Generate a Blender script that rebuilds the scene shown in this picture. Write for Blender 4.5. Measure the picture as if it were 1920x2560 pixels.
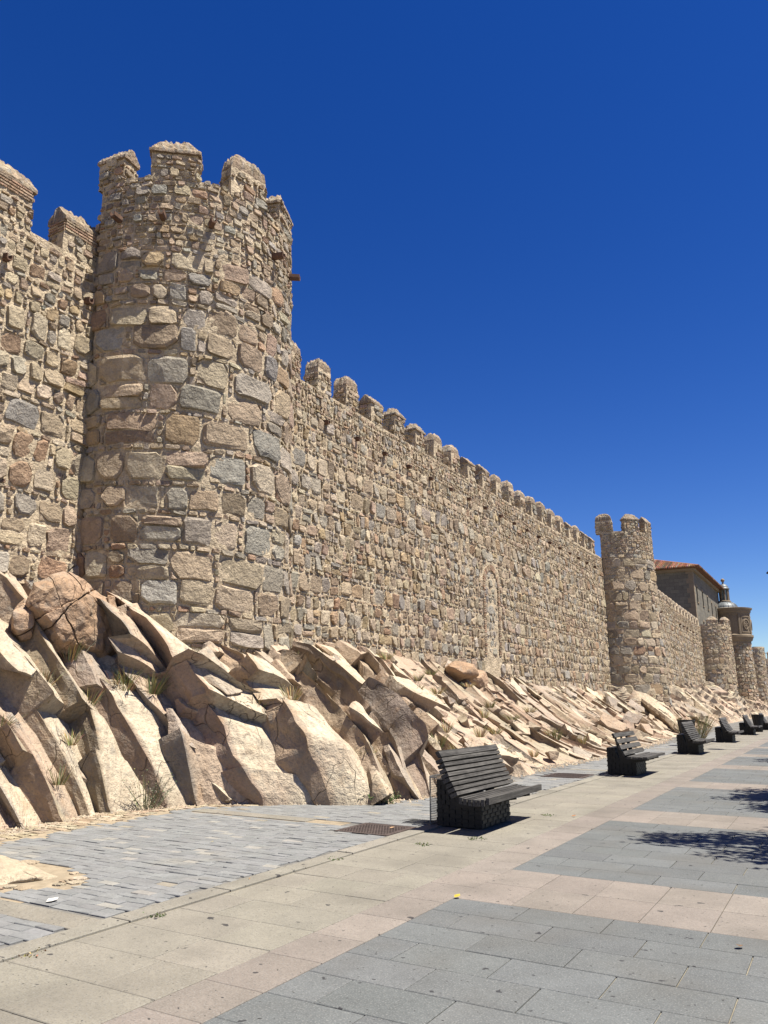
import bpy, bmesh, math, random
import numpy as np
from mathutils import Vector, Matrix, noise

# ------------------------------------------------------------------ clear
for o in list(bpy.data.objects):
    bpy.data.objects.remove(o, do_unlink=True)
sc = bpy.context.scene
COL = sc.collection
PI = math.pi
R = math.radians

# ------------------------------------------------------------------ camera
FPX, CX, CY, EYE = 1930.0, 960.0, 1280.0, 1.55
VPX, VPY = 2115.0, 1757.0
PITCH = math.atan((VPY - CY) / FPX)
YAW = math.atan((VPX - CX) / math.hypot(FPX, VPY - CY))
cam = bpy.data.cameras.new('camera')
cam.sensor_fit = 'VERTICAL'
cam.sensor_height = 24.0
cam.lens = 12.0 * FPX / 1280.0
cam.clip_start = 0.05
cam.clip_end = 6000
cam_o = bpy.data.objects.new('camera', cam)
cam_o.location = (0, 0, EYE)
cam_o.rotation_euler = (PI / 2 + PITCH, 0, YAW)
COL.objects.link(cam_o)
sc.camera = cam_o

# ------------------------------------------------------------------ sun, sky, exposure
SUN_EL, SUN_AZ = R(67), R(6)          # azimuth from +X towards +Y
SUN = Vector((math.cos(SUN_EL) * math.cos(SUN_AZ), math.cos(SUN_EL) * math.sin(SUN_AZ), math.sin(SUN_EL)))
w = bpy.data.worlds.new('World')
sc.world = w
w.use_nodes = True
nt = w.node_tree
for n in list(nt.nodes):
    nt.nodes.remove(n)
sky = nt.nodes.new('ShaderNodeTexSky')
sky.sky_type = 'NISHITA'
sky.sun_disc = False
sky.sun_elevation = SUN_EL
sky.sun_rotation = PI / 2 - SUN_AZ
sky.altitude = 1100
sky.air_density = 1.0
sky.dust_density = 0.15
sky.ozone_density = 3.0
hs = nt.nodes.new('ShaderNodeHueSaturation')
hs.inputs['Saturation'].default_value = 1.28
hs.inputs['Hue'].default_value = 0.518
hs.inputs['Value'].default_value = 0.95
bg = nt.nodes.new('ShaderNodeBackground')
bg.inputs['Strength'].default_value = 0.05
wo = nt.nodes.new('ShaderNodeOutputWorld')
k1_ = nt.nodes.new('ShaderNodeVectorMath'); k1_.operation = 'SCALE'; k1_.inputs['Scale'].default_value = 0.292
gm_ = nt.nodes.new('ShaderNodeGamma'); gm_.inputs['Gamma'].default_value = 1.14
k2_ = nt.nodes.new('ShaderNodeVectorMath'); k2_.operation = 'SCALE'; k2_.inputs['Scale'].default_value = 1 / 0.292
nt.links.new(sky.outputs[0], k1_.inputs[0]); nt.links.new(k1_.outputs[0], gm_.inputs[0]); nt.links.new(gm_.outputs[0], k2_.inputs[0])
nt.links.new(k2_.outputs[0], hs.inputs['Color'])
nt.links.new(hs.outputs[0], bg.inputs[0])
nt.links.new(bg.outputs[0], wo.inputs[0])

sl = bpy.data.lights.new('sun', 'SUN')
sl.energy = 5.0
sl.angle = R(0.53)
sl.color = (1.0, 0.93, 0.80)
so = bpy.data.objects.new('sun', sl)
so.rotation_euler = (-SUN).to_track_quat('-Z', 'Y').to_euler()
so.location = (10, 5, 40)
COL.objects.link(so)

sc.view_settings.view_transform = 'Standard'
sc.view_settings.look = 'None'
sc.view_settings.exposure = 1.33
sc.view_settings.gamma = 1.0
sc.view_settings.use_curve_mapping = False
sc.render.resolution_x, sc.render.resolution_y = 768, 1024
sc.render.engine = 'CYCLES'

# ------------------------------------------------------------------ pixel -> place helpers (photo pixels, 1920 x 2560)
_fh = np.array([-math.sin(YAW), math.cos(YAW), 0.0])
_F = _fh * math.cos(PITCH) + np.array([0, 0, math.sin(PITCH)])
_U = -_fh * math.sin(PITCH) + np.array([0, 0, math.cos(PITCH)])
_R = np.cross(_F, _U)
CAM = np.array([0, 0, EYE])
def ray(u, v): return _F * FPX + _R * (u - CX) + _U * (CY - v)
def on_ground(u, v, z=0.0):
    r = ray(u, v); return CAM + r * ((z - EYE) / r[2])
def on_y(u, v, y):
    r = ray(u, v); return CAM + r * (y / r[1])
def on_x(u, v, x):
    r = ray(u, v); return CAM + r * (x / r[0])
def project(P):
    d = np.asarray(P, float) - CAM
    z = d @ _F
    return CX + FPX * (d @ _R) / z, CY - FPX * (d @ _U) / z

# ------------------------------------------------------------------ materials
def material(name, color=None, attr=True, rough=0.9, metal=0.0, var=0.25, vscale=3.0, spots=None, bump=0.4, bscale=18.0, bdist=0.02,
             streak=None, bump2=None, gain=0.64, crack=None):
    m = bpy.data.materials.new(name)
    m.use_nodes = True
    t = m.node_tree
    N, L = t.nodes, t.links
    b = N['Principled BSDF']
    b.inputs['Roughness'].default_value = rough
    b.inputs['Metallic'].default_value = metal
    if rough > 0.7:
        b.inputs['Specular IOR Level'].default_value = 0.2
    geo = N.new('ShaderNodeNewGeometry')
    if attr:
        a = N.new('ShaderNodeAttribute'); a.attribute_name = 'Col'
        col = a.outputs['Color']
    else:
        c = N.new('ShaderNodeRGB'); c.outputs[0].default_value = (*color, 1)
        col = c.outputs[0]
    pos = geo.outputs['Position']
    def nz(scale, detail=3.0, rgh=0.6, src=None):
        n = N.new('ShaderNodeTexNoise')
        n.inputs['Scale'].default_value = scale
        n.inputs['Detail'].default_value = detail
        n.inputs['Roughness'].default_value = rgh
        L.new(src or pos, n.inputs['Vector'])
        return n.outputs['Fac']
    def rng(v, a0, a1, b0, b1):
        r = N.new('ShaderNodeMapRange')
        r.inputs[1].default_value = a0; r.inputs[2].default_value = a1
        r.inputs[3].default_value = b0; r.inputs[4].default_value = b1
        L.new(v, r.inputs[0]); return r.outputs[0]
    def mul(c, f):
        x = N.new('ShaderNodeVectorMath'); x.operation = 'SCALE'
        L.new(c, x.inputs[0]); L.new(f, x.inputs['Scale']); return x.outputs[0]
    def mix(f, c1, rgb):
        x = N.new('ShaderNodeMix'); x.data_type = 'RGBA'
        L.new(f, x.inputs[0]); L.new(c1, x.inputs[6]); x.inputs[7].default_value = (*rgb, 1); return x.outputs[2]
    if var:
        col = mul(col, rng(nz(vscale), 0.25, 0.75, 1 - var, 1 + var))
        col = mul(col, rng(nz(vscale * 9, 2), 0.25, 0.75, 1 - var * 0.8, 1 + var * 0.8))
    if streak:       # (stretch vector, scale, amount, colour)
        mp = N.new('ShaderNodeMapping'); mp.inputs['Rotation'].default_value = streak[0]; mp.inputs['Scale'].default_value = streak[1]
        L.new(pos, mp.inputs['Vector'])
        s = nz(1.0, 4, 0.65, mp.outputs[0])
        col = mix(rng(s, 0.48, 0.68, 0.0, streak[2]), col, streak[3])
    if spots:        # list of (scale, lo, hi, amount, colour)
        for sc_, lo, hi, am, rgb in spots:
            col = mix(rng(nz(sc_, 2, 0.5), lo, hi, 0.0, am), col, rgb)
    if crack:
        mp = N.new('ShaderNodeMapping'); mp.inputs['Rotation'].default_value = crack[0]; mp.inputs['Scale'].default_value = crack[1]
        L.new(pos, mp.inputs['Vector'])
        wv = N.new('ShaderNodeVectorMath'); wv.operation = 'ADD'
        nn = N.new('ShaderNodeTexNoise'); nn.inputs['Scale'].default_value = 1.3
        L.new(mp.outputs[0], nn.inputs['Vector'])
        L.new(mp.outputs[0], wv.inputs[0]); L.new(nn.outputs['Color'], wv.inputs[1])
        vo = N.new('ShaderNodeTexVoronoi'); vo.feature = 'DISTANCE_TO_EDGE'; vo.inputs['Scale'].default_value = 1.0
        L.new(wv.outputs[0], vo.inputs['Vector'])
        ck = rng(vo.outputs['Distance'], 0.0, crack[2], 1.0, 0.0)
        gate = N.new('ShaderNodeMath'); gate.operation = 'MULTIPLY'
        L.new(ck, gate.inputs[0]); L.new(rng(nz(1.1, 2), 0.42, 0.6, 0.0, 1.0), gate.inputs[1])
        crk = gate.outputs[0]
        col = mix(rng(crk, 0, 1, 0, 0.6), col, (0.14, 0.105, 0.08))
    gn = N.new('ShaderNodeVectorMath'); gn.operation = 'SCALE'; gn.inputs['Scale'].default_value = gain
    L.new(col, gn.inputs[0]); col = gn.outputs[0]
    L.new(col, b.inputs['Base Color'])
    if bump:
        h = nz(bscale, 4, 0.65)
        bn = N.new('ShaderNodeBump'); bn.inputs['Strength'].default_value = bump; bn.inputs['Distance'].default_value = bdist
        L.new(h, bn.inputs['Height'])
        last = bn
        if bump2:
            b2 = N.new('ShaderNodeBump'); b2.inputs['Strength'].default_value = bump2[0]; b2.inputs['Distance'].default_value = bump2[2]
            L.new(nz(bump2[1], 2, 0.6), b2.inputs['Height']); L.new(bn.outputs[0], b2.inputs['Normal'])
            last = b2
        if crack:
            b3 = N.new('ShaderNodeBump'); b3.inputs['Strength'].default_value = 0.9; b3.inputs['Distance'].default_value = 0.03
            b3.invert = True
            L.new(crk, b3.inputs['Height']); L.new(last.outputs[0], b3.inputs['Normal'])
            last = b3
        L.new(last.outputs[0], b.inputs['Normal'])
    return m

M = {}
M['stone'] = material('wall_stone', gain=0.86, var=0.24, vscale=4, bump=0.9, bscale=11, bdist=0.07, bump2=(0.6, 50, 0.018),
                      spots=[(7, 0.60, 0.74, 0.45, (0.16, 0.14, 0.12)), (11, 0.63, 0.75, 0.40, (0.38, 0.32, 0.235))])
M['mortar'] = material('lime_mortar', (0.50, 0.412, 0.295), attr=False, gain=0.83, var=0.28, vscale=3, bump=1.0, bscale=13, bdist=0.07, bump2=(0.7, 45, 0.02),
                       spots=[(8, 0.56, 0.70, 0.55, (0.28, 0.22, 0.155)), (1.2, 0.55, 0.75, 0.4, (0.34, 0.27, 0.195))])
M['rock'] = material('outcrop_rock', gain=0.78, var=0.22, vscale=2.2, bump=0.8, bscale=9, bdist=0.06, bump2=(0.5, 40, 0.015),
                     streak=((0.3, 0.5, 0.2), (2.0, 9.0, 2.0), 0.4, (0.32, 0.235, 0.165)),
                     spots=[(0.8, 0.50, 0.66, 0.45, (0.40, 0.295, 0.225)), (5.5, 0.58, 0.70, 0.5, (0.22, 0.205, 0.18)), (3.3, 0.61, 0.72, 0.4, (0.37, 0.24, 0.14)), (2.6, 0.57, 0.75, 0.5, (0.27, 0.235, 0.195)), (13, 0.60, 0.72, 0.5, (0.19, 0.15, 0.115)), (48, 0.56, 0.7, 0.4, (0.24, 0.19, 0.15))],
                     crack=((0.5, 0.3, 0.2), (0.9, 2.0, 0.9), 0.010))
M['slab'] = material('paving_slab', var=0.13, vscale=2.6, rough=0.8, bump=0.25, bscale=60, bdist=0.004,
                     spots=[(95, 0.52, 0.70, 0.45, (0.36, 0.36, 0.35)), (75, 0.54, 0.68, 0.5, (0.10, 0.10, 0.10)), (1.1, 0.48, 0.70, 0.35, (0.13, 0.12, 0.105)), (9.5, 0.705, 0.715, 0.85, (0.035, 0.035, 0.04)), (27, 0.70, 0.71, 0.85, (0.035, 0.035, 0.035))])
M['sett'] = material('sett_stone', var=0.16, vscale=5, rough=0.75, bump=0.5, bscale=30, bdist=0.01,
                     spots=[(70, 0.55, 0.75, 0.2, (0.4, 0.4, 0.4)), (1.1, 0.6, 0.75, 0.35, (0.34, 0.31, 0.25))])
M['bed'] = material('joint_sand', (0.30, 0.27, 0.21), attr=False, var=0.3, vscale=5, bump=0.4, bscale=50, bdist=0.01)
M['settbed'] = material('sett_joint', (0.185, 0.18, 0.17), attr=False, var=0.3, vscale=5, bump=0.4, bscale=50, bdist=0.01)
M['dirt'] = material('dry_ground', (0.35, 0.29, 0.21), attr=False, var=0.25, vscale=0.8, bump=0.6, bscale=12, bdist=0.03,
                     spots=[(16, 0.58, 0.7, 0.5, (0.28, 0.20, 0.13))])
M['wood'] = material('weathered_wood', var=0.32, vscale=9, rough=0.75, bump=0.4, bscale=50, bdist=0.004,
                     streak=((0, 0, 0), (60, 1.6, 60), 0.6, (0.22, 0.212, 0.20)))
M['iron'] = material('black_metal', (0.014, 0.014, 0.015), attr=False, rough=0.55, metal=0.3, var=0.3, vscale=9, bump=0.15, bscale=80, bdist=0.003)
M['steel'] = material('galvanised_wire', (0.22, 0.22, 0.22), attr=False, rough=0.5, metal=0.6, var=0.2, bump=0)
M['cover'] = material('rusty_iron', (0.085, 0.062, 0.055), attr=False, rough=0.7, metal=0.2, var=0.3, vscale=5, bump=0.2, bscale=60, bdist=0.003)
M['terracotta'] = material('terracotta', (0.17, 0.10, 0.07), attr=False, var=0.3, vscale=6, bump=0.3, bscale=30, bdist=0.01)
M['tile'] = material('roof_tile', var=0.3, vscale=3, bump=0.3, bscale=20, bdist=0.02)
M['lead'] = material('lead_sheet', (0.15, 0.17, 0.19), attr=False, rough=0.55, metal=0.25, var=0.2, vscale=1.5, bump=0.1, bscale=8, bdist=0.02)
M['glass'] = material('pale_glass', (0.28, 0.36, 0.36), attr=False, rough=0.2, var=0.1, bump=0)
M['dark'] = material('dark_interior', (0.02, 0.018, 0.016), attr=False, rough=0.6, var=0.1, bump=0)
M['dressed'] = material('dressed_stone', (0.28, 0.225, 0.165), attr=False, var=0.14, vscale=1.0, bump=0.3, bscale=8, bdist=0.03)
M['straw'] = material('dry_grass', var=0.3, vscale=20, rough=0.8, bump=0)
M['leaf'] = material('tree_leaf', var=0.3, vscale=8, rough=0.6, bump=0)
M['bark'] = material('tree_bark', (0.09, 0.07, 0.055), attr=False, var=0.3, vscale=10, bump=0.6, bscale=25, bdist=0.02)
# ashlar of the far palace: courses too small to build one by one at that distance
am = material('ashlar_wall', (0.20, 0.188, 0.162), attr=False, var=0.16, vscale=0.8, bump=0.3, bscale=6, bdist=0.04)
_t = am.node_tree
_b = _t.nodes['Principled BSDF']
_br = _t.nodes.new('ShaderNodeTexBrick')
_br.inputs['Scale'].default_value = 1.0; _br.inputs['Mortar Size'].default_value = 0.014
_br.inputs['Brick Width'].default_value = 0.95; _br.inputs['Row Height'].default_value = 0.42
_br.inputs['Color1'].default_value = (1.12, 1.1, 1.05, 1); _br.inputs['Color2'].default_value = (0.82, 0.82, 0.82, 1); _br.inputs['Mortar'].default_value = (0.6, 0.58, 0.55, 1)
_g = _t.nodes.new('ShaderNodeNewGeometry'); _s = _t.nodes.new('ShaderNodeSeparateXYZ'); _c = _t.nodes.new('ShaderNodeCombineXYZ'); _a = _t.nodes.new('ShaderNodeMath')
_t.links.new(_g.outputs['Position'], _s.inputs[0]); _t.links.new(_s.outputs[0], _a.inputs[0]); _t.links.new(_s.outputs[1], _a.inputs[1])
_t.links.new(_a.outputs[0], _c.inputs[0]); _t.links.new(_s.outputs[2], _c.inputs[1]); _t.links.new(_c.outputs[0], _br.inputs['Vector'])
_m = _t.nodes.new('ShaderNodeVectorMath'); _m.operation = 'MULTIPLY'
_src = _b.inputs['Base Color'].links[0].from_socket
_t.links.new(_src, _m.inputs[0]); _t.links.new(_br.outputs['Color'], _m.inputs[1]); _t.links.new(_m.outputs[0], _b.inputs['Base Color'])
M['ashlar'] = am

# ------------------------------------------------------------------ object helpers
WL = {}                                     # world place of each object's origin
def tag(o, label=None, cat=None, group=None, kind=None):
    if label: o['label'] = label
    if cat: o['category'] = cat
    if group: o['group'] = group
    if kind: o['kind'] = kind
    return o
def empty(name, loc, label, cat, group=None):
    o = bpy.data.objects.new(name, None)
    o.empty_display_size = 0.3
    o.location = loc
    COL.objects.link(o)
    WL[o.name] = Vector(loc)
    return tag(o, label, cat, group)
def mesh_object(name, verts, faces, mat, parent=None, col=None, origin=None, smooth=False, kind=None):
    V = np.asarray(verts, dtype=np.float64).reshape(-1, 3)
    if origin is None:
        lo, hi = V.min(0), V.max(0)
        origin = np.array([(lo[0] + hi[0]) / 2, (lo[1] + hi[1]) / 2, lo[2]])
    origin = np.asarray(origin, float)
    me = bpy.data.meshes.new(name)
    me.from_pydata((V - origin).tolist(), [], faces)
    if col is not None:
        c = np.asarray(col, dtype=np.float32)
        if c.ndim == 1:
            c = np.tile(c[:3], (len(V), 1))
        a = me.color_attributes.new('Col', 'FLOAT_COLOR', 'POINT')
        full = np.ones((len(V), 4), dtype=np.float32); full[:, :3] = c[:, :3]
        a.data.foreach_set('color', full.ravel())
    if smooth:
        me.polygons.foreach_set('use_smooth', [True] * len(me.polygons))
    me.materials.append(M[mat] if isinstance(mat, str) else mat)
    o = bpy.data.objects.new(name, me)
    o.location = origin
    COL.objects.link(o)
    WL[o.name] = Vector(origin)
    if parent is not None:
        o.parent = parent
        o.matrix_parent_inverse = Matrix.Translation(-WL[parent.name])
    if kind: o['kind'] = kind
    return o

class MB:
    """collects vertices, faces and one colour per vertex, then links them as one mesh"""
    def __init__(s): s.v, s.f, s.c = [], [], []
    def add(s, verts, faces, col=(0.5, 0.5, 0.5)):
        n = len(s.v)
        s.v += [tuple(p) for p in verts]; s.f += [tuple(i + n for i in f) for f in faces]; s.c += [tuple(col)] * len(verts)
        return s
    def box(s, lo, hi, col=(0.5, 0.5, 0.5), mtx=None, chamfer=0.0):
        x0, y0, z0 = lo; x1, y1, z1 = hi
        if chamfer:
            k = chamfer
            vs = [(x0, y0, z0), (x1, y0, z0), (x1, y1, z0), (x0, y1, z0), (x0, y0, z1 - k), (x1, y0, z1 - k), (x1, y1, z1 - k), (x0, y1, z1 - k),
                  (x0 + k, y0 + k, z1), (x1 - k, y0 + k, z1), (x1 - k, y1 - k, z1), (x0 + k, y1 - k, z1)]
            fs = [(0, 1, 5, 4), (1, 2, 6, 5), (2, 3, 7, 6), (3, 0, 4, 7), (4, 5, 9, 8), (5, 6, 10, 9), (6, 7, 11, 10), (7, 4, 8, 11), (8, 9, 10, 11)]
        else:
            vs = [(x0, y0, z0), (x1, y0, z0), (x1, y1, z0), (x0, y1, z0), (x0, y0, z1), (x1, y0, z1), (x1, y1, z1), (x0, y1, z1)]
            fs = [(3, 2, 1, 0), (4, 5, 6, 7), (0, 1, 5, 4), (1, 2, 6, 5), (2, 3, 7, 6), (3, 0, 4, 7)]
        if mtx is not None:
            vs = [tuple(mtx @ Vector(p)) for p in vs]
        return s.add(vs, fs, col)
    def tube(s, p, q, r0, r1=None, n=8, col=(0.5, 0.5, 0.5)):
        r1 = r0 if r1 is None else r1
        p, q = Vector(p), Vector(q)
        d = (q - p).normalized()
        a = d.orthogonal().normalized(); b = d.cross(a)
        vs = [p + (a * math.cos(2 * PI * i / n) + b * math.sin(2 * PI * i / n)) * r0 for i in range(n)]
        vs += [q + (a * math.cos(2 * PI * i / n) + b * math.sin(2 * PI * i / n)) * r1 for i in range(n)]
        fs = [(i, (i + 1) % n, n + (i + 1) % n, n + i) for i in range(n)] + [tuple(range(n))[::-1], tuple(range(n, 2 * n))]
        return s.add(vs, fs, col)
    def lathe(s, prof, c=(0, 0, 0), n=32, col=(0.5, 0.5, 0.5), a0=0.0, a1=2 * PI):
        full = abs(a1 - a0 - 2 * PI) < 1e-6
        m = n if full else n + 1
        vs, fs = [], []
        for r, z in prof:
            for i in range(m):
                t = a0 + (a1 - a0) * i / n
                vs.append((c[0] + r * math.cos(t), c[1] + r * math.sin(t), c[2] + z))
        for k in range(len(prof) - 1):
            for i in range(n):
                j = (i + 1) % m
                fs.append((k * m + i, k * m + j, (k + 1) * m + j, (k + 1) * m + i))
        return s.add(vs, fs, col)
    def prism(s, poly, axis, lo, hi, col=(0.5, 0.5, 0.5)):
        """poly in the two other axes, extruded along axis ('x','y','z')"""
        def P(a, b, h): return {'x': (h, a, b), 'y': (a, h, b), 'z': (a, b, h)}[axis]
        n = len(poly)
        vs = [P(a, b, lo) for a, b in poly] + [P(a, b, hi) for a, b in poly]
        fs = [(i, (i + 1) % n, n + (i + 1) % n, n + i) for i in range(n)] + [tuple(range(n))[::-1], tuple(range(n, 2 * n))]
        return s.add(vs, fs, col)
    def build(s, name, mat, parent=None, **k):
        return mesh_object(name, s.v, s.f, mat, parent, col=np.array(s.c), **k)

def vnoise(x, y, seed=0, lin=False):
    """lattice value noise, numpy arrays, about -1..1"""
    x = np.asarray(x, float); y = np.asarray(y, float)
    xi, yi = np.floor(x).astype(np.int64), np.floor(y).astype(np.int64)
    fx, fy = x - xi, y - yi
    if not lin: fx, fy = fx * fx * (3 - 2 * fx), fy * fy * (3 - 2 * fy)
    def h(i, j):
        n = (i * 374761393 + j * 668265263 + seed * 974634777) & 0x7fffffff
        n = ((n ^ (n >> 13)) * 1274126177) & 0x7fffffff
        n = n ^ (n >> 16)
        return (n & 0xffff) / 32767.5 - 1.0
    return (h(xi, yi) * (1 - fx) + h(xi + 1, yi) * fx) * (1 - fy) + (h(xi, yi + 1) * (1 - fx) + h(xi + 1, yi + 1) * fx) * fy

# ------------------------------------------------------------------ masonry: rough courses of irregular stones with chips in the joints
def layout(s0, s1, t0, t1, rg, size, filler=0.55, chink=0.3, aspect=(0.75, 1.7), jit=0.16, fine=(0.07, 0.13)):
    """list of (s0, s1, t0, t1, irregularity) cells"""
    out = []
    t = t0
    while t < t1:
        lo, hi = size(t)
        h = rg.uniform(lo, hi)
        s = s0 - rg.uniform(0, h)
        has_f = rg.random() < filler
        fh = rg.uniform(*fine) if has_f else 0.0
        while s < s1:
            wd = h * rg.uniform(*aspect)
            up = rg.uniform(0, fh * .8) if rg.random() < .4 else rg.uniform(-.02, .02)
            dn = rg.uniform(-.03, .03) if h > .2 else 0.0
            q = rg.random()
            if q < 0.16 and h > 0.28:      # two flatter stones in place of one
                m = t + h * rg.uniform(.38, .62)
                out.append((s, s + wd, t + dn, m, jit)); out.append((s + rg.uniform(-.03, .03), s + wd, m, t + h + up, jit))
            elif q < 0.26 and h > 0.28 and wd > h * .9:
                m = s + wd * rg.uniform(.55, .7); k = t + h * rg.uniform(.4, .6)
                out.append((s, m, t + dn, t + h + up, jit)); out.append((m, s + wd, t, k, jit * 1.3)); out.append((m, s + wd, k, t + h, jit * 1.3))
            else:
                out.append((s, s + wd, t + dn, t + h + up, jit))
            s += wd
            if rg.random() < chink:
                k = rg.choice((2, 3, 3, 4)); qd = rg.uniform(fine[0] * 1.0, fine[1] * 1.1)
                for i in range(k):
                    out.append((s, s + qd, t + h * i / k, t + h * (i + 1) / k, jit * 1.4))
                s += qd
        t += h
        if has_f:
            s = s0
            while s < s1:
                wd = rg.uniform(0.9, 2.9) * fh
                out.append((s, s + wd, t + rg.uniform(-.1, .1) * fh, t + fh * rg.uniform(.9, 1.15), jit * 1.4)); s += wd
            t += fh
    return out

def cells(rects, gap, rg):
    res = []
    for (a0, a1, b0, b1, ir) in rects:
        w_, h_ = a1 - a0, b1 - b0
        if w_ < gap * 1.6 or h_ < gap * 1.6: continue
        g = gap * rg.uniform(.35, .75)
        m = min(w_, h_)
        cx, cy = (a0 + a1) / 2, (b0 + b1) / 2
        rot = rg.gauss(0, .05) * ir / .16
        cr, sr = math.cos(rot), math.sin(rot)
        cor = []
        for (x, y) in ((a0 + g, b0 + g), (a1 - g, b0 + g), (a1 - g, b1 - g), (a0 + g, b1 - g)):
            x += (cx - x) / (w_ / 2) * rg.uniform(0, ir) * m * .55; y += (cy - y) / (h_ / 2) * rg.uniform(0, ir) * m * .55
            x, y = x - cx, y - cy
            cor.append((cx + x * cr - y * sr, cy + x * sr + y * cr))
        big = m > .22
        cuts = [rg.uniform(.05, .16) if rg.random() < .55 else rg.uniform(.16, .36 if big else .28) for _ in range(4)]
        P = []
        for k in range(4):
            p, q, r = cor[k - 1], cor[k], cor[(k + 1) % 4]
            l1 = math.hypot(p[0] - q[0], p[1] - q[1]) + 1e-6; l2 = math.hypot(r[0] - q[0], r[1] - q[1]) + 1e-6
            c1, c2 = min(.42, cuts[k] * m / l1 * rg.uniform(.7, 1.4)), min(.42, cuts[k] * m / l2 * rg.uniform(.7, 1.4))
            A = (q[0] + (p[0] - q[0]) * c1, q[1] + (p[1] - q[1]) * c1); B = (q[0] + (r[0] - q[0]) * c2, q[1] + (r[1] - q[1]) * c2)
            P += [A, B]
            if big and cuts[k] > .24 and rg.random() < .75:      # a chip wedged into the open corner
                f = .24
                ch = [(A[0] + (q[0] - A[0]) * f, A[1] + (q[1] - A[1]) * f), (q[0], q[1]), (B[0] + (q[0] - B[0]) * f, B[1] + (q[1] - B[1]) * f)]
                ch.append(((ch[0][0] + ch[2][0]) / 2 + (q[0] - (A[0] + B[0]) / 2) * .12, (ch[0][1] + ch[2][1]) / 2 + (q[1] - (A[1] + B[1]) / 2) * .12))
                res.append(ch)
        res.append(P)
    return res

def tone(rg, pal, blend=0.0):
    x = rg.random() * sum(p[0] for p in pal)
    for wgt, c in pal:
        x -= wgt
        if x <= 0: break
    k = rg.uniform(0.80, 1.18)
    if blend: c = tuple(a * (1 - blend) + b * blend for a, b in zip(c, (.345, .28, .208)))
    return tuple(max(0.02, ch * k * rg.uniform(0.97, 1.03)) for ch in c)
TAN, GREY, BLUE, BROWN, RUST, PINK, PALE, OCH = (.355, .283, .195), (.285, .262, .225), (.265, .262, .245), (.25, .19, .13), (.28, .17, .105), (.335, .245, .18), (.42, .36, .265), (.33, .24, .135)
PAL_TOWER = [(4.5, TAN), (3.2, GREY), (1.0, BLUE), (1.6, BROWN), (.4, RUST), (1.2, PINK), (1.6, PALE), (.4, OCH)]
PAL_WALL = [(4.6, TAN), (2.3, GREY), (.8, BLUE), (1.1, BROWN), (.5, RUST), (1.5, PINK), (2.6, PALE), (.8, OCH)]
PAL_TOP = [(4, TAN), (2, GREY), (.5, BLUE), (1.8, BROWN), (.8, RUST), (2.2, PINK), (2.2, PALE), (.4, OCH)]

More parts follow.
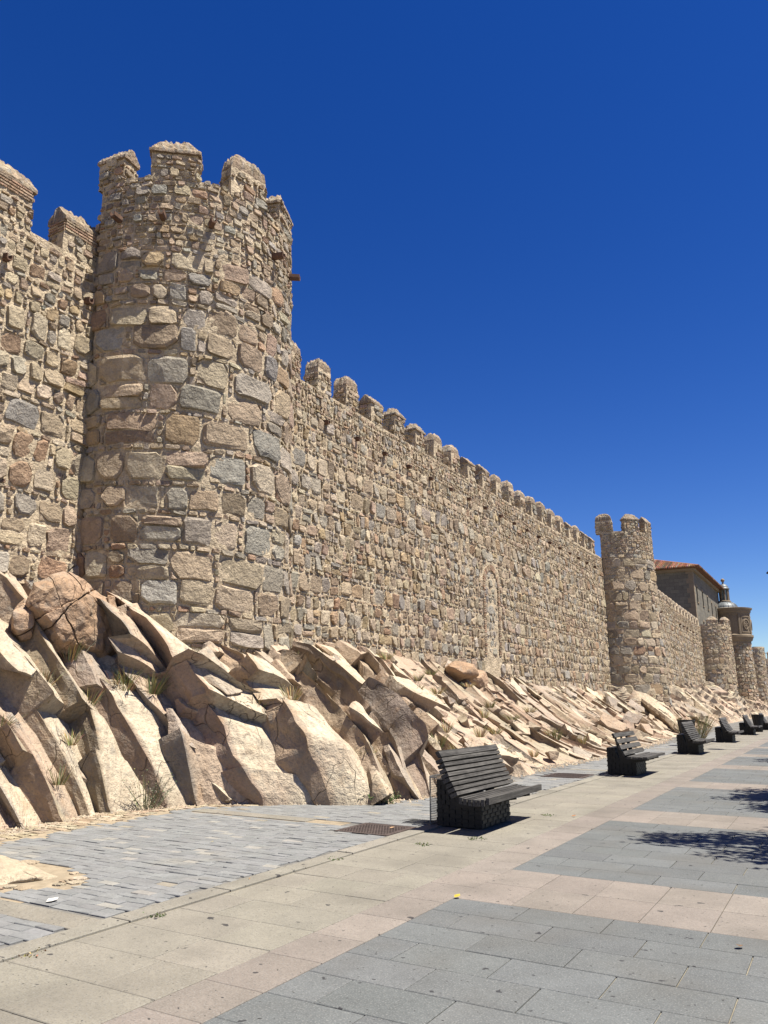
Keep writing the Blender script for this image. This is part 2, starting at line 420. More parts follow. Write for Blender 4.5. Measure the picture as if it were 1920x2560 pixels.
def masonry(parent, surf, seeds, seed, pal, gap=0.03, bulge=(0.03, 0.085), n_ind=300, keep=None, mat='stone', fine=True, stuff_name='small_stones', tilt=0.22, minpx=9.0, stone_name='stone', pal2=None, inbed=0.05, wav=.05, blend=.30):
    rg = random.Random(seed)
    recs = []
    V, Fc, Cc = [], [], []
    for poly in cells(seeds, gap, rg):
        cx = sum(p[0] for p in poly) / len(poly); cy = sum(p[1] for p in poly) / len(poly)
        if keep and not keep(cx, cy): continue
        area = 0.5 * abs(sum(poly[k][0] * poly[(k + 1) % len(poly)][1] - poly[(k + 1) % len(poly)][0] * poly[k][1] for k in range(len(poly))))
        if area < 0.0009: continue
        size = math.sqrt(area)
        P = []
        m = len(poly)
        for k in range(m):
            a, b = poly[k], poly[(k + 1) % m]
            L = math.hypot(a[0] - b[0], a[1] - b[1])
            P.append(a)
            if L > 0.6 * size and fine:
                q = rg.uniform(-0.05, 0.045) * size; f = rg.uniform(.35, .65)
                P.append((a[0] + (b[0] - a[0]) * f + (b[1] - a[1]) / L * q, a[1] + (b[1] - a[1]) * f - (b[0] - a[0]) / L * q))
        n = len(P)
        if n < 4: continue
        sc_ = min(1.0, size / 0.35)
        b = rg.uniform(*bulge) * (0.55 + 0.45 * sc_)
        tx, ty = rg.uniform(-tilt, tilt), rg.uniform(-tilt, tilt)
        tx = max(-0.05 / size, min(0.05 / size, tx)) ; ty = max(-0.05 / size, min(0.05 / size, ty))
        k1, k2 = rg.uniform(0.955, 0.99), rg.uniform(0.80, 0.92)
        v0 = len(V)
        ox, oy = rg.uniform(-.06, .06) * size, rg.uniform(-.06, .06) * size
        for p in P: V.append((p[0], p[1], -inbed))
        for p in P:
            dx, dy = (p[0] - cx) * k1, (p[1] - cy) * k1
            V.append((cx + dx, cy + dy, max(0.004, b * rg.uniform(0.45, 0.8) + 0.7 * (tx * dx + ty * dy))))
        for p in P:
            kk = k2 * rg.uniform(0.92, 1.06)
            dx, dy = (p[0] - cx) * kk + ox, (p[1] - cy) * kk + oy
            V.append((cx + dx, cy + dy, max(0.008, b * rg.uniform(0.85, 1.12) + tx * dx + ty * dy)))
        fs = []
        for k in range(n):
            k2_ = (k + 1) % n
            fs.append((k, k2_, n + k2_, n + k)); fs.append((n + k, n + k2_, 2 * n + k2_, 2 * n + k))
        if fine and size > 0.2:
            V.append((cx + ox * 2 + rg.uniform(-.1, .1) * size, cy + oy * 2 + rg.uniform(-.1, .1) * size, b * rg.uniform(0.9, 1.25)))
            fs += [(2 * n + k, 2 * n + (k + 1) % n, 3 * n) for k in range(n)]
        else:
            fs.append(tuple(range(2 * n, 3 * n)))
        c = tone(rg, pal2 if (pal2 and size < 0.16) else pal, blend)
        recs.append([v0, len(V), fs, cx, cy, size, c])
    if not recs: return
    A = np.array(V)
    if wav:
        A[:, 0] += wav * vnoise(A[:, 0] * .9, A[:, 1] * 1.1, 3); A[:, 1] += wav * 1.3 * vnoise(A[:, 0] * .6 + 9, A[:, 1] * .5, 5)
    W = surf(A[:, 0], A[:, 1], A[:, 2])
    cen = np.array([[r[3], r[4]] for r in recs])
    z0 = np.zeros(len(recs))
    Pc = surf(cen[:, 0], cen[:, 1], z0)
    Nn = surf(cen[:, 0], cen[:, 1], z0 + 0.1) - Pc
    d = CAM - Pc
    dist = np.linalg.norm(d, axis=1)
    facing = (d * Nn).sum(1) / (dist * 0.1)
    dep = (Pc - CAM) @ _F
    u = CX + FPX * ((Pc - CAM) @ _R) / np.maximum(dep, 0.1); v = CY - FPX * ((Pc - CAM) @ _U) / np.maximum(dep, 0.1)
    px = np.array([r[5] for r in recs]) * FPX / dist * np.sqrt(np.clip(facing, 0, 1))
    ok = (facing > 0.03) & (dep > 0.1) & (u > -20) & (u < 1940) & (v > -20) & (v < 2580) & (px > minpx)
    order = [i for i in np.argsort(-px) if ok[i]][:n_ind]
    ind = set(int(i) for i in order)
    sv, sf, scl = [], [], []
    for i, (a, b, fs, cx, cy, size, c) in enumerate(recs):
        vv = W[a:b]
        if i in ind:
            mesh_object(stone_name, vv, fs, mat, parent, col=np.array(c), origin=vv.mean(0))
        else:
            n0 = len(sv)
            sv.extend(vv.tolist()); sf.extend([tuple(k + n0 for k in f) for f in fs]); scl.extend([c] * len(vv))
    if sv:
        mesh_object(stuff_name, sv, sf, mat, parent, col=np.array(scl), kind='stuff')

def grid_surface(name, surf, s0, s1, t0, t1, step, amp, mat, parent, seed, d0=0.0, zlow=None):
    ns, ntt = max(2, int((s1 - s0) / step)), max(2, int((t1 - t0) / step))
    S, T = np.meshgrid(np.linspace(s0, s1, ns), np.linspace(t0, t1, ntt))
    Dp = d0 + amp * (vnoise(S * 7, T * 7, seed) * 0.7 + vnoise(S * 15, T * 15, seed + 1) * 0.6 + 0.5 * vnoise(S * 1.7, T * 1.7, seed + 2))
    W = surf(S.ravel(), T.ravel(), Dp.ravel())
    fs = [(j * ns + i, j * ns + i + 1, (j + 1) * ns + i + 1, (j + 1) * ns + i) for j in range(ntt - 1) for i in range(ns - 1)]
    return mesh_object(name, W, fs, mat, parent, smooth=True)

# ================================================================== THE SETTING: ground and paving
def sheet(name, x0, x1, y0, y1, z, mat):
    o = mesh_object(name, [(x0, y0, z), (x1, y0, z), (x1, y1, z), (x0, y1, z)], [(0, 1, 2, 3)], mat)
    o['kind'] = 'structure'
    return o
ground = sheet('ground', -1500, 1500, -1500, 1500, -0.06, 'dirt')
KERB0, KERB1, CREAM1, GREY0 = -4.90, -4.68, -3.40, -2.97
pavement = sheet('pavement', KERB1 + 0.002, 9.0, -3.0, 170.0, -0.012, 'bed')
sett_strip = sheet('path', -9.6, KERB0, -3.0, 170.0, -0.008, 'settbed')

def pieces(parent, items, name, mat, n_ind, stuff, rg):
    """items: (x0,x1,y0,y1,z,col); the largest in view as objects of their own, the rest joined"""
    C4 = np.array([[(a[0] + a[1]) / 2, (a[2] + a[3]) / 2, 0] for a in items])
    d = C4 - CAM
    dep = d @ _F
    u = CX + FPX * (d @ _R) / np.maximum(dep, 0.1); v = CY - FPX * (d @ _U) / np.maximum(dep, 0.1)
    dist = np.linalg.norm(d, axis=1)
    px = np.array([math.sqrt((a[1] - a[0]) * (a[3] - a[2])) for a in items]) * FPX / dist * np.sqrt(EYE / dist)
    ok = (dep > 0.2) & (u > -60) & (u < 1980) & (v < 2640) & (px > 9)
    ind = set([int(i) for i in np.argsort(-px) if ok[i]][:n_ind])
    mb = MB()
    for i, (x0, x1, y0, y1, z, c) in enumerate(items):
        k = 0.004
        if i in ind:
            b = MB().box((x0, y0, -0.05), (x1, y1, z), c, chamfer=k)
            vs = np.array(b.v)
            if name == 'sett':
                vs[8:12, 2] += [rg.uniform(-.004, .004) for _ in range(4)]
                vs[:, 0] += rg.uniform(-.004, .004)
            mesh_object(name, vs, b.f, mat, parent, col=np.array(b.c))
        else:
            mb.box((x0, y0, -0.05), (x1, y1, z), c, chamfer=k)
    if mb.v: mb.build(stuff, mat, parent, kind='stuff')

rg = random.Random(11)
def vary(c, k=0.1): 
    f = 1 + rg.uniform(-k, k); return tuple(x * f * (1 + rg.uniform(-.008, .008)) for x in c)
C_GREY, C_PINK, C_CREAM, C_KERB, C_SETT = (.138, .148, .153), (.252, .219, .194), (.262, .243, .203), (.265, .248, .21), (.226, .232, .236)
J = 0.008
def in_pink(y):
    q = (y - 6.25) % 4.96
    return q < 1.29
its = []
# grey fields: rows of 0.39, slabs 0.65 in running bond
y0 = 6.25 - 4.96 + 1.29 - 4.96
while y0 < 150:
    rows = 9; dy = (4.96 - 1.29) / rows
    for r in range(rows):
        ya, yb = y0 + r * dy, y0 + (r + 1) * dy
        x = GREY0 - (0.33 if r % 2 else 0.0)
        while x < 6.0:
            xa, xb = max(x, GREY0), x + 0.65
            if xb - xa > 0.05: its.append((xa + J / 2, xb - J / 2, ya + J / 2, yb - J / 2, rg.uniform(-.0015, .0015), vary(C_GREY, .09)))
            x = xb
    yp = y0 - 1.29
    for r in range(2):
        ya, yb = yp + r * 0.645, yp + (r + 1) * 0.645
        x = GREY0
        while x < 6.0:
            xb = x + 0.49
            its.append((x + J / 3, xb - J / 3, ya + J / 3, yb - J / 3, rg.uniform(-.001, .001), vary(C_PINK, .10))); x = xb
    y0 += 4.96
pieces(pavement, its, 'slab', 'slab', 190, 'far_slabs', rg)
its = []
y = -2.0
while y < 150:      # pink band along the street
    yb = y + rg.uniform(0.48, 0.62)
    its.append((CREAM1 + J / 3, GREY0 - J / 2, y + J / 3, yb - J / 3, rg.uniform(-.001, .001), vary(C_PINK, .10))); y = yb
y = -2.03
while y < 150:      # cream limestone band, two or three slabs to a course
    yb = y + 0.494
    xs = sorted([KERB1, CREAM1] + ([rg.uniform(-4.25, -3.85)] if rg.random() < .7 else [rg.uniform(-4.35, -4.15), rg.uniform(-3.9, -3.7)]))
    for a, b in zip(xs, xs[1:]): its.append((a + .003, b - .003, y + .003, yb - .003, rg.uniform(-.002, .002), vary(C_CREAM, .07)))
    y = yb
pieces(pavement, its, 'slab', 'slab', 110, 'far_slabs', rg)
# kerb stones, a little proud of both sides
kerb = mesh_object('kerb', [(KERB0, -3, -.005), (KERB1, -3, -.005), (KERB1, 170, -.005), (KERB0, 170, -.005)], [(0, 1, 2, 3)], 'bed'); kerb['kind'] = 'structure'
its = []; y = -1.6
while y < 150:
    yb = y + rg.uniform(0.8, 1.15)
    its.append((KERB0 + .006, KERB1 - .012, y + .008, yb - .008, 0.012 + rg.uniform(-.004, .004), vary(C_KERB, .08))); y = yb
pieces(kerb, its, 'kerb_stone', 'slab', 60, 'far_kerb_stones', rg)

# rock foot, rock top and height of the outcrop under the wall
FY = [-8, 3, 6.4, 8.3, 9.7, 10.4, 11.06, 12.8, 15.1, 18.6, 21, 24, 30, 36.6, 40.5, 57, 85, 130, 170]
FX = [-8.7, -9.05, -9.25, -9.6, -9.0, -7.9, -6.67, -6.45, -6.52, -6.69, -6.55, -6.35, -6.7, -6.98, -7.06, -7.85, -8.3, -8.6, -8.8]
TY = [-8, 5, 8, 9.4, 10.4, 12, 13.5, 14.5, 16, 22, 31, 40, 47, 50, 55, 62, 85, 92, 112, 170]
TZ = [3.4, 3.55, 3.75, 3.2, 2.55, 2.5, 2.6, 3.0, 3.25, 3.3, 2.8, 2.6, 2.45, 2.35, 2.7, 3.1, 3.0, 2.4, 2.3, 1.6]
TOWERS = [(11.65, 2.45), (50.2, 2.54), (87.8, 2.53), (114.75, 1.95)]
WALLX = -12.0
def foot_x(y): return np.interp(y, FY, FX)
def top_z(y): return np.interp(y, TY, TZ)
def top_x(y):
    y = np.asarray(y, float)
    x = np.full_like(y, WALLX - 0.35)
    for c, r in TOWERS:
        q = np.clip(1 - ((y - c) / (r + .25)) ** 2, 0, None)
        x = np.maximum(x, WALLX - 0.35 + r * np.sqrt(q))
    return x
def pexp(y): return np.interp(y, [0, 14, 19, 26, 60, 80], [.85, .85, 1.35, 1.6, 1.4, 1.1])
def rock_z(x, y):
    a, b = foot_x(y), top_x(y)
    t = (x - a) / np.minimum(b - a, -0.4)
    return np.where(t < 0, -0.3, top_z(y) * np.clip(t, 0, 1) ** pexp(y) + np.clip(t - 1, 0, 1) * 2)
def on_rock(u, v):
    """where the line of sight through a photo pixel meets the smooth outcrop slope"""
    r = ray(u, v); r = r / np.linalg.norm(r)
    t = np.linspace(3, 80, 6000)
    P = CAM + r * t[:, None]
    h = P[:, 2] - rock_z(P[:, 0], P[:, 1])
    hit = np.where((h < 0) | (P[:, 0] < -11.9))[0]
    return P[hit[0]] if len(hit) else P[-1]

# setts of the strip between kerb and rock
def ochre_edge(y):  # where the ochre rubble paving at the rock foot gives way to the setts
    return np.interp(y, [0, 5.85, 6.6, 7.85, 9.3, 10.36, 11.2, 12.8, 15, 20, 60], [-8.3, -8.5, -8.65, -8.75, -8.85, -7.8, -6.55, -6.2, -6.2, -6.25, -7.0])
HOLES = [(-5.67, -4.97, 8.60, 9.30), (-5.87, -5.05, 16.9, 17.9)]
STRIPS = [4.06 + 4.97 * i for i in range(-1, 14)]
def patch_in(x, y): return ((x + 7.0) / 0.90) ** 2 + ((y - 4.95) / 0.52) ** 2 < 1 + 0.25 * math.sin(x * 7) * math.cos(y * 5)
its = []
y = 1.0; rowi = 0
while y < 46:
    dy = rg.uniform(0.095, 0.118) if y < 24 else 0.2
    yb = y + dy
    x = KERB0 - 0.004 - rg.uniform(0, .12)
    while x > -9.2:
        wd = rg.uniform(0.15, 0.26) if y < 24 else 0.4
        xa = x - wd; cx_, cy_ = (x + xa) / 2, (y + yb) / 2
        xb_ = x; x = xa
        if xa < ochre_edge(cy_) + 0.05 * math.sin(cy_ * 9): break
        if any(a - .06 < cx_ < b + .06 and c - .06 < cy_ < d + .06 for a, b, c, d in HOLES): continue
        if any(s0 - .03 < cy_ < s0 + .31 for s0 in STRIPS) and cx_ > ochre_edge(cy_) + 0.25: continue
        if patch_in(cx_, cy_): continue
        c = vary(C_SETT, .09)
        if rg.random() < .05: c = vary((.31, .30, .28), .06)
        if rg.random() < .012: c = vary((.28, .255, .21), .06)
        its.append((xa + .003, xb_ - .003, y + .0025, yb - .0025, 0.004 + rg.uniform(-.004, .004), c))
    y = yb; rowi += 1
pieces(sett_strip, its, 'sett', 'sett', 300, 'small_setts', rg)
its = []
for s0 in STRIPS:
    x = KERB0 - .004; e = float(ochre_edge(s0)) + 0.3
    while x > e:
        xa = max(e, x - rg.uniform(.75, 1.0))
        its.append((xa + .004, x - .004, s0, s0 + .28, 0.006, vary(C_CREAM, .06))); x = xa
its = [i for i in its if not any(i[0] < b + .05 and i[1] > a - .05 and i[2] < d + .05 and i[3] > c - .05 for a, b, c, d in HOLES) and i[2] > 0 and not patch_in((i[0] + i[1]) / 2, i[2])]
pieces(sett_strip, its, 'slab', 'slab', 40, 'far_slabs', rg)

# ochre rubble paving along the rock foot and round the low rock
rub = mesh_object('rubble_paving', [(-9.9, 1, -.006), (-5.9, 1, -.006), (-5.9, 16, -.006), (-9.9, 16, -.006)], [(0, 1, 2, 3)], 'dirt'); rub['kind'] = 'structure'
rs = layout(-9.9, -5.9, 2.5, 13, random.Random(5), lambda t: (.10, .17), filler=.0, chink=.1, aspect=(.9, 1.9), fine=(.05, .07))
def keep_rub(x, y): return (x > foot_x(y) - .25 and x < ochre_edge(y) - 0.02 + .05 * math.sin(y * 9)) or (patch_in(x, y) and ((x + 6.95) / 0.72) ** 2 + ((y - 4.95) / 0.42) ** 2 > 1)
masonry(rub, lambda s, t, d: np.stack([s, t, d], 1), rs, 6, [(2, (.31, .235, .165)), (3, (.34, .28, .20)), (3, (.36, .305, .23))], gap=.010, bulge=(.004, .012), n_ind=120, keep=keep_rub, tilt=.03, minpx=8, stuff_name='small_cobbles', stone_name='cobble', inbed=.03, blend=.1)

# ================================================================== ROCK OUTCROP
A_DIP = np.array([.46, .50, -.735]); A_DIP /= np.linalg.norm(A_DIP)
def rock_tone(rg):
    return tone(rg, [(3.0, (.47, .40, .30)), (2.4, (.41, .34, .255)), (2.0, (.42, .32, .24)), (1.8, (.34, .295, .245))])
def rock_sheet(name, ya, yb, step, seed, parent, Lc, Wc, amp, n_seeds, sink=0.0):
    r = np.random.default_rng(seed)
    ys = np.arange(ya, yb, step)
    # slope length sampling
    nt_ = int(5.2 / step)
    ts = np.linspace(-0.03, 1.12, nt_)
    Y, T = np.meshgrid(ys, ts, indexing='ij')
    a, b = foot_x(Y), top_x(Y)
    X = a + (b - a) * T
    Z = np.where(T < 0, -0.12, top_z(Y) * np.clip(T, 0, None) ** pexp(Y))
    P = np.stack([X, Y, Z], -1)
    du = np.gradient(P, axis=0); dv = np.gradient(P, axis=1)
    N = np.cross(du, dv); N /= np.linalg.norm(N, axis=-1, keepdims=True) + 1e-9
    N[N[..., 0] < 0] *= -1
    n0 = np.array([.72, -.1, .66]); n0 /= np.linalg.norm(n0)
    N = N * .35 + n0 * .65; N /= np.linalg.norm(N, axis=-1, keepdims=True)
    e = np.cross(n0, A_DIP); e /= np.linalg.norm(e)
    if e[1] < 0: e = -e
    q1, q2 = P @ A_DIP, P @ e
    flat = np.stack([q1.ravel(), q2.ravel()], 1)
    flat += np.stack([vnoise(flat[:, 0] * 1.7, flat[:, 1] * 1.7, seed) * .12, vnoise(flat[:, 0] * 2.1, flat[:, 1] * 2.1, seed + 3) * .07], 1)
    D = np.zeros(len(flat)); CI = None
    for lev, (L, Wd, am, ns, kk) in enumerate(((Lc, Wc, amp, n_seeds, .55), (Lc * .34, Wc * .45, amp * .38, n_seeds * 5, .35))):
        lo, hi = flat.min(0), flat.max(0)
        idx = r.integers(0, len(flat), ns)
        sd = flat[idx] + r.normal(0, .05, (ns, 2))
        off = r.uniform(-.45, 1, ns) * am
        g1 = r.uniform(-.25, .25, ns); g2 = -kk * r.uniform(.3, 1.2, ns)
        best = np.full(len(flat), 1e9); bi = np.zeros(len(flat), int)
        A = (flat / np.array([L, Wd])).astype(np.float32); B = (sd / np.array([L, Wd])).astype(np.float32)
        for c0 in range(0, len(A), 8000):
            q = A[c0:c0 + 8000]
            dd = (q ** 2).sum(1)[:, None] + (B ** 2).sum(1)[None] - 2 * q @ B.T
            bi[c0:c0 + 8000] = dd.argmin(1)
        D += off[bi] + (g1[bi] * (flat[:, 0] - sd[bi, 0]) * .5 + g2[bi] * (flat[:, 1] - sd[bi, 1])) * (1 if lev == 0 else .8)
        if lev == 0: CI = bi
    D = np.clip(D, -amp * 1.3, amp * 1.6)
    D += .02 * vnoise(flat[:, 0] * 9, flat[:, 1] * 9, seed + 7)
    fade = np.clip(T.ravel() * 6 + .15, 0, 1)
    D -= sink
    P2 = P.reshape(-1, 3) + N.reshape(-1, 3) * (D * fade)[:, None]
    rgl = random.Random(seed)
    tones = np.array([rock_tone(rgl) for _ in range(n_seeds)])
    C = tones[CI]
    n1, n2 = Y.shape
    fs = [(i * n2 + j, (i + 1) * n2 + j, (i + 1) * n2 + j + 1, i * n2 + j + 1) for i in range(n1 - 1) for j in range(n2 - 1)]
    return mesh_object(name, P2, fs, 'rock', parent, col=C)

outcrop = empty('rock_outcrop', (-7.5, 14, 0), 'long fractured tan rock outcrop with slanting slabs under the fortress wall', 'rock outcrop')
rock_sheet('bedrock', 1.0, 17.0, .06, 21, outcrop, 1.6, .5, .06, 200, sink=.28)
rock_sheet('bedrock', 16.9, 56, .10, 22, outcrop, .9, .45, .10, 900, sink=.16)
rock_sheet('bedrock', 55.9, 165, .22, 23, outcrop, 1.3, .7, .35, 900)

def rough(vs, seed, amp, fr):
    out = []
    off = Vector((seed * 1.37, seed * 0.71, seed * 2.13))
    for p in vs:
        q = p * fr + off
        d = Vector((noise.noise(q), noise.noise(q + Vector((31, 0, 0))), noise.noise(q + Vector((0, 47, 0)))))
        d2 = Vector((noise.noise(q * 3.1), noise.noise(q * 3.1 + Vector((31, 0, 0))), noise.noise(q * 3.1 + Vector((0, 47, 0)))))
        out.append(p + d * amp + d2 * amp * .45)
    return out

COLLECT = None
def slab(name, p_top, p_bot, lit_w, thick, seed, lift=0.12, col=None, cuts=5, nlit=(.64, .02, .77), edge=.075, amp=.030, pal=None, parent=None):
    """broken block of tilted strata: ridge from p_top to p_bot, lit bedding face behind it, broken face under it"""
    rgs = random.Random(seed)
    P0, P1 = Vector(p_top), Vector(p_bot)
    a = (P1 - P0).normalized()
    n = Vector(nlit); n = (n - n.dot(a) * a).normalized()
    d = a.cross(n)
    if d.dot(Vector((.4, -.9, 0))) < 0: d = -d
    L = (P1 - P0).length
    P0 = P0 + Vector((.75, -.25, .6)).normalized() * lift
    bm = bmesh.new()
    def pt(i, j, k): return P0 + a * (i * L) - d * (j * lit_w) - n * (k * thick)
    vs = []
    for i in (-.04, 1.04):
        for j, k in ((0, 0), (1, 0), (1, 1), (0, 1)):
            q = pt(i, j, k)
            q += a * rgs.uniform(-.12, .12) * L * .6 + d * rgs.uniform(-.05, .05) + n * rgs.uniform(-.05, .05)
            vs.append(bm.verts.new(q))
    for f in ((0, 1, 2, 3), (7, 6, 5, 4), (0, 4, 5, 1), (1, 5, 6, 2), (2, 6, 7, 3), (3, 7, 4, 0)):
        bm.faces.new([vs[i] for i in f])
    bmesh.ops.recalc_face_normals(bm, faces=bm.faces)
    for c in range(cuts):
        kind = rgs.random()
        i = rgs.uniform(.0, 1)
        if kind < .45:    # chop the broken side
            nn = (d * rgs.uniform(.5, 1) - n * rgs.uniform(.2, 1) + a * rgs.uniform(-.8, .8)).normalized()
            co = pt(i, rgs.uniform(-.03, .12), rgs.uniform(.35, .7))
        elif kind < .7:   # chop an end
            s = -1 if rgs.random() < .5 else 1
            nn = (a * s + d * rgs.uniform(-.1, .9) + n * rgs.uniform(-.3, .6)).normalized()
            co = pt(.5 + s * rgs.uniform(.36, .47), .2, .25)
        else:             # nick the ridge
            nn = (d + n * rgs.uniform(.2, .8) + a * rgs.uniform(-.5, .5)).normalized()
            co = pt(i, .05, .05)
        r = bmesh.ops.bisect_plane(bm, geom=bm.verts[:] + bm.edges[:] + bm.faces[:], plane_co=co, plane_no=nn, clear_outer=True)
        ed = [g for g in r['geom_cut'] if isinstance(g, bmesh.types.BMEdge)]
        if len(ed) > 2:
            try: bmesh.ops.contextual_create(bm, geom=ed)
            except Exception: pass
    if len(bm.faces) < 5:
        bm.free()
        return slab(name, p_top, p_bot, lit_w, thick, seed + 1000, lift, col, max(2, cuts - 1), nlit, edge, amp, pal, parent)
    bmesh.ops.triangulate(bm, faces=bm.faces[:])
    for it in range(5):
        es = [e for e in bm.edges if e.calc_length() > edge * 1.6]
        if not es or len(bm.verts) > 2600: break
        bmesh.ops.subdivide_edges(bm, edges=es, cuts=1)
        bmesh.ops.triangulate(bm, faces=[f for f in bm.faces if len(f.verts) > 3])
    bm.normal_update()
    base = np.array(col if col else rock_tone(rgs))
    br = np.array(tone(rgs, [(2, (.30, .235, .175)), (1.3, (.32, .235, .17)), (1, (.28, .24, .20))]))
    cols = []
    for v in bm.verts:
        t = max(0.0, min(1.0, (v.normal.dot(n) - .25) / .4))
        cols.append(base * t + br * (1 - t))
    new = rough([v.co.copy() for v in bm.verts], seed, amp, 4.2)
    for v, q in zip(bm.verts, new):
        k = noise.noise(v.co * 2.3 + Vector((seed, 0, 0)))
        v.co = q + v.normal * k * amp * .7
    bm.verts.index_update()
    V = [tuple(v.co) for v in bm.verts]; F = [tuple(v.index for v in f.verts) for f in bm.faces]
    bm.free()
    if COLLECT is not None:
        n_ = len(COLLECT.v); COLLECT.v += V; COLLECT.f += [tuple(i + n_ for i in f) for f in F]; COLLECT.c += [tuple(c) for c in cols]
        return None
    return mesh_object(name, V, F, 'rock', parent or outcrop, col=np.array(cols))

def zA(x, y): return on_rock(x / 2.074, 1400 + y / 2.074)
def zB(x, y): return on_rock(500 + x / 2.074, 1500 + y / 2.074)
CRM, PNK, GRB = (.51, .44, .335), (.43, .335, .25), (.37, .315, .25)
def base_pts(y, t):
    return np.stack([foot_x(y) + (top_x(y) - foot_x(y)) * np.clip(t, -.02, None), y, np.where(t < 0, t * 4.0, top_z(y) * np.clip(t, 0, None) ** pexp(y))], -1)
def band(y0, y1, n0_, n1_, H, seed, nt_=80, pieces_=3, jog=.11, col=None, drop=.10):
    """one tilted stratum: proud broken edge along (y0 at the foot, y1 at the top), bedding face falling away to the next edge"""
    r = np.random.default_rng(seed); rgs = random.Random(seed)
    t = np.linspace(-.14, 1.08, nt_)
    br = np.sort(r.uniform(.08, .95, pieces_ - 1)) if pieces_ > 1 else np.array([])
    ee = .006
    t = np.sort(np.concatenate([t, br - ee, br + ee]))
    pi = np.searchsorted(br, t)
    hp = H * r.uniform(.5, 1.3, pieces_); dp = r.uniform(-jog, jog, pieces_); up_ = np.where(r.random(pieces_) < .35, r.uniform(.05, .2, pieces_), r.uniform(-.62, -.2, pieces_)); np_ = r.uniform(.3, 1.2, pieces_); fs_ = r.uniform(.25, .85, pieces_); st_ = r.uniform(0, .09, pieces_) * (r.random(pieces_) < .6); sp = r.uniform(.75, 1.3, pieces_); gp = r.uniform(-.35, .35, pieces_)
    tc = np.array([t[pi == k].mean() if (pi == k).any() else 0 for k in range(pieces_)])
    h = hp[pi] + gp[pi] * (t - tc[pi]) * .5 + .05 * vnoise(t * 9, t * 0 + seed, 1, True)
    h = np.maximum(h, .03) * np.clip((1.12 - t) / .3, .12, 1) * np.clip((t + .12) / .3, .35, 1)
    ya = y0 + (y1 - y0) * t + dp[pi] + .06 * vnoise(t * 7, t * 0 + seed, 2, True) + .014 * vnoise(t * 24, t * 0 + seed, 4, True)
    yb = np.maximum(n0_ + (n1_ - n0_) * t, ya + .18)
    rows = []                                  # (y, height, kind)
    nl, nw = 15, 11
    for k in range(nl):                        # broken face, from deep to the edge
        f = k / nl
        hh = -.45 + (h + .45) * f
        und = up_[pi] * (1 - f) + np_[pi] * (.24 * vnoise(t * 6, f * 3.2 + t * 0 + seed * .37, 5, True) + .13 * vnoise(t * 14, f * 7 + t * 0 + seed * .37, 6, True)) * (1 - f * .7)
        rows.append((ya + und, hh, 0))
    for k in range(nw + 1):
        f = k / nw
        hh = h * (1 - f * sp[pi]) - f * drop - np.where(f > fs_[pi], st_[pi], 0) + .05 * vnoise(t * 2.6, f * 1.6 + t * 0 + seed * .19, 14, True) + .06 * vnoise(t * 6, f * 3 + t * 0 + seed * .71, 8, True) + .014 * vnoise(t * 30, f * 11 + t * 0 + seed * .71, 9, True)
        rows.append((ya + (yb + .22 - ya) * f, hh, 1))
    V, C = [], []
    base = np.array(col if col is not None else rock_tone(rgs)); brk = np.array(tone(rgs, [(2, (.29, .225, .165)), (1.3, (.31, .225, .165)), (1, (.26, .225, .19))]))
    for k, (yy, hh, kd) in enumerate(rows):
        P = base_pts(yy, t)
        dN = base_pts(yy + .2, t) - base_pts(yy - .2, t); dT = base_pts(yy, t + .05) - base_pts(yy, t - .05)
        N = np.cross(dN, dT); N /= np.linalg.norm(N, axis=1, keepdims=True) + 1e-9
        N[N[:, 0] < 0] *= -1
        N = N * .4 + np.array([.60, -.22, .55]); N /= np.linalg.norm(N, axis=1, keepdims=True)
        V.append(P + N * hh[:, None])
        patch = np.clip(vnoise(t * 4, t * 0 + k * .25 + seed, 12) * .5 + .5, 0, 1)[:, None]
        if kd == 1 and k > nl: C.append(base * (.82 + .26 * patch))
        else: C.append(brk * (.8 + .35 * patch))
    n = len(t); m = len(rows)
    V = np.concatenate(V); C = np.concatenate(C)
    F = [(k * n + i, k * n + i + 1, (k + 1) * n + i + 1, (k + 1) * n + i) for k in range(m - 1) for i in range(n - 1)]
    return mesh_object('rock_slab', V, F, 'rock', outcrop, col=C)
RID = [(3.2, 1.6, .25), (4.6, 2.6, .30), (6.1, 3.6, .30), (7.2, 4.8, .28), (8.0, 6.3, .32), (8.35, 7.7, .34), (9.05, 8.3, .30), (9.72, 8.9, .34), (10.2, 9.5, .52), (10.67, 10.8, .36), (11.25, 12.1, .40), (11.85, 13.2, .30),
       (12.4, 14.2, .48), (13.6, 16.1, .20), (14.75, 18.4, .42), (16.1, 19.9, .22)]
rgr = random.Random(12)
yy = 17.4
while yy < 60:
    RID.append((yy, yy + 3.2 + rgr.uniform(-.9, .9), rgr.uniform(.05, .2) if rgr.random() < .75 else .34)); yy += rgr.uniform(.7, 1.6) * (1 if yy < 34 else 1.6)
full = []
for (a, b) in zip(RID, RID[1:]):      # thinner strata between the main edges
    full.append((*a, True))
    gap_ = min(b[0] - a[0], b[1] - a[1])
    if gap_ > .75 and a[0] < 17 and rgr.random() < .8:
        f = rgr.uniform(.45, .62); full.append((a[0] + (b[0] - a[0]) * f, a[1] + (b[1] - a[1]) * f, rgr.uniform(.08, .16), False))
for i, (a, b) in enumerate(zip(full, full[1:])):
    near = a[0] < 17
    band(a[0], a[1], b[0], b[1], a[2] * (1.45 if a[0] < 13 else (1.1 if a[0] < 16 else .4)), 300 + i, nt_=90 if near else 50, pieces_=rgr.choice((4, 5, 6)) if near else rgr.choice((5, 7, 9)), jog=.16 if near else .38, col=rgr.choice([CRM, CRM, None, PNK, None]) if near else None)
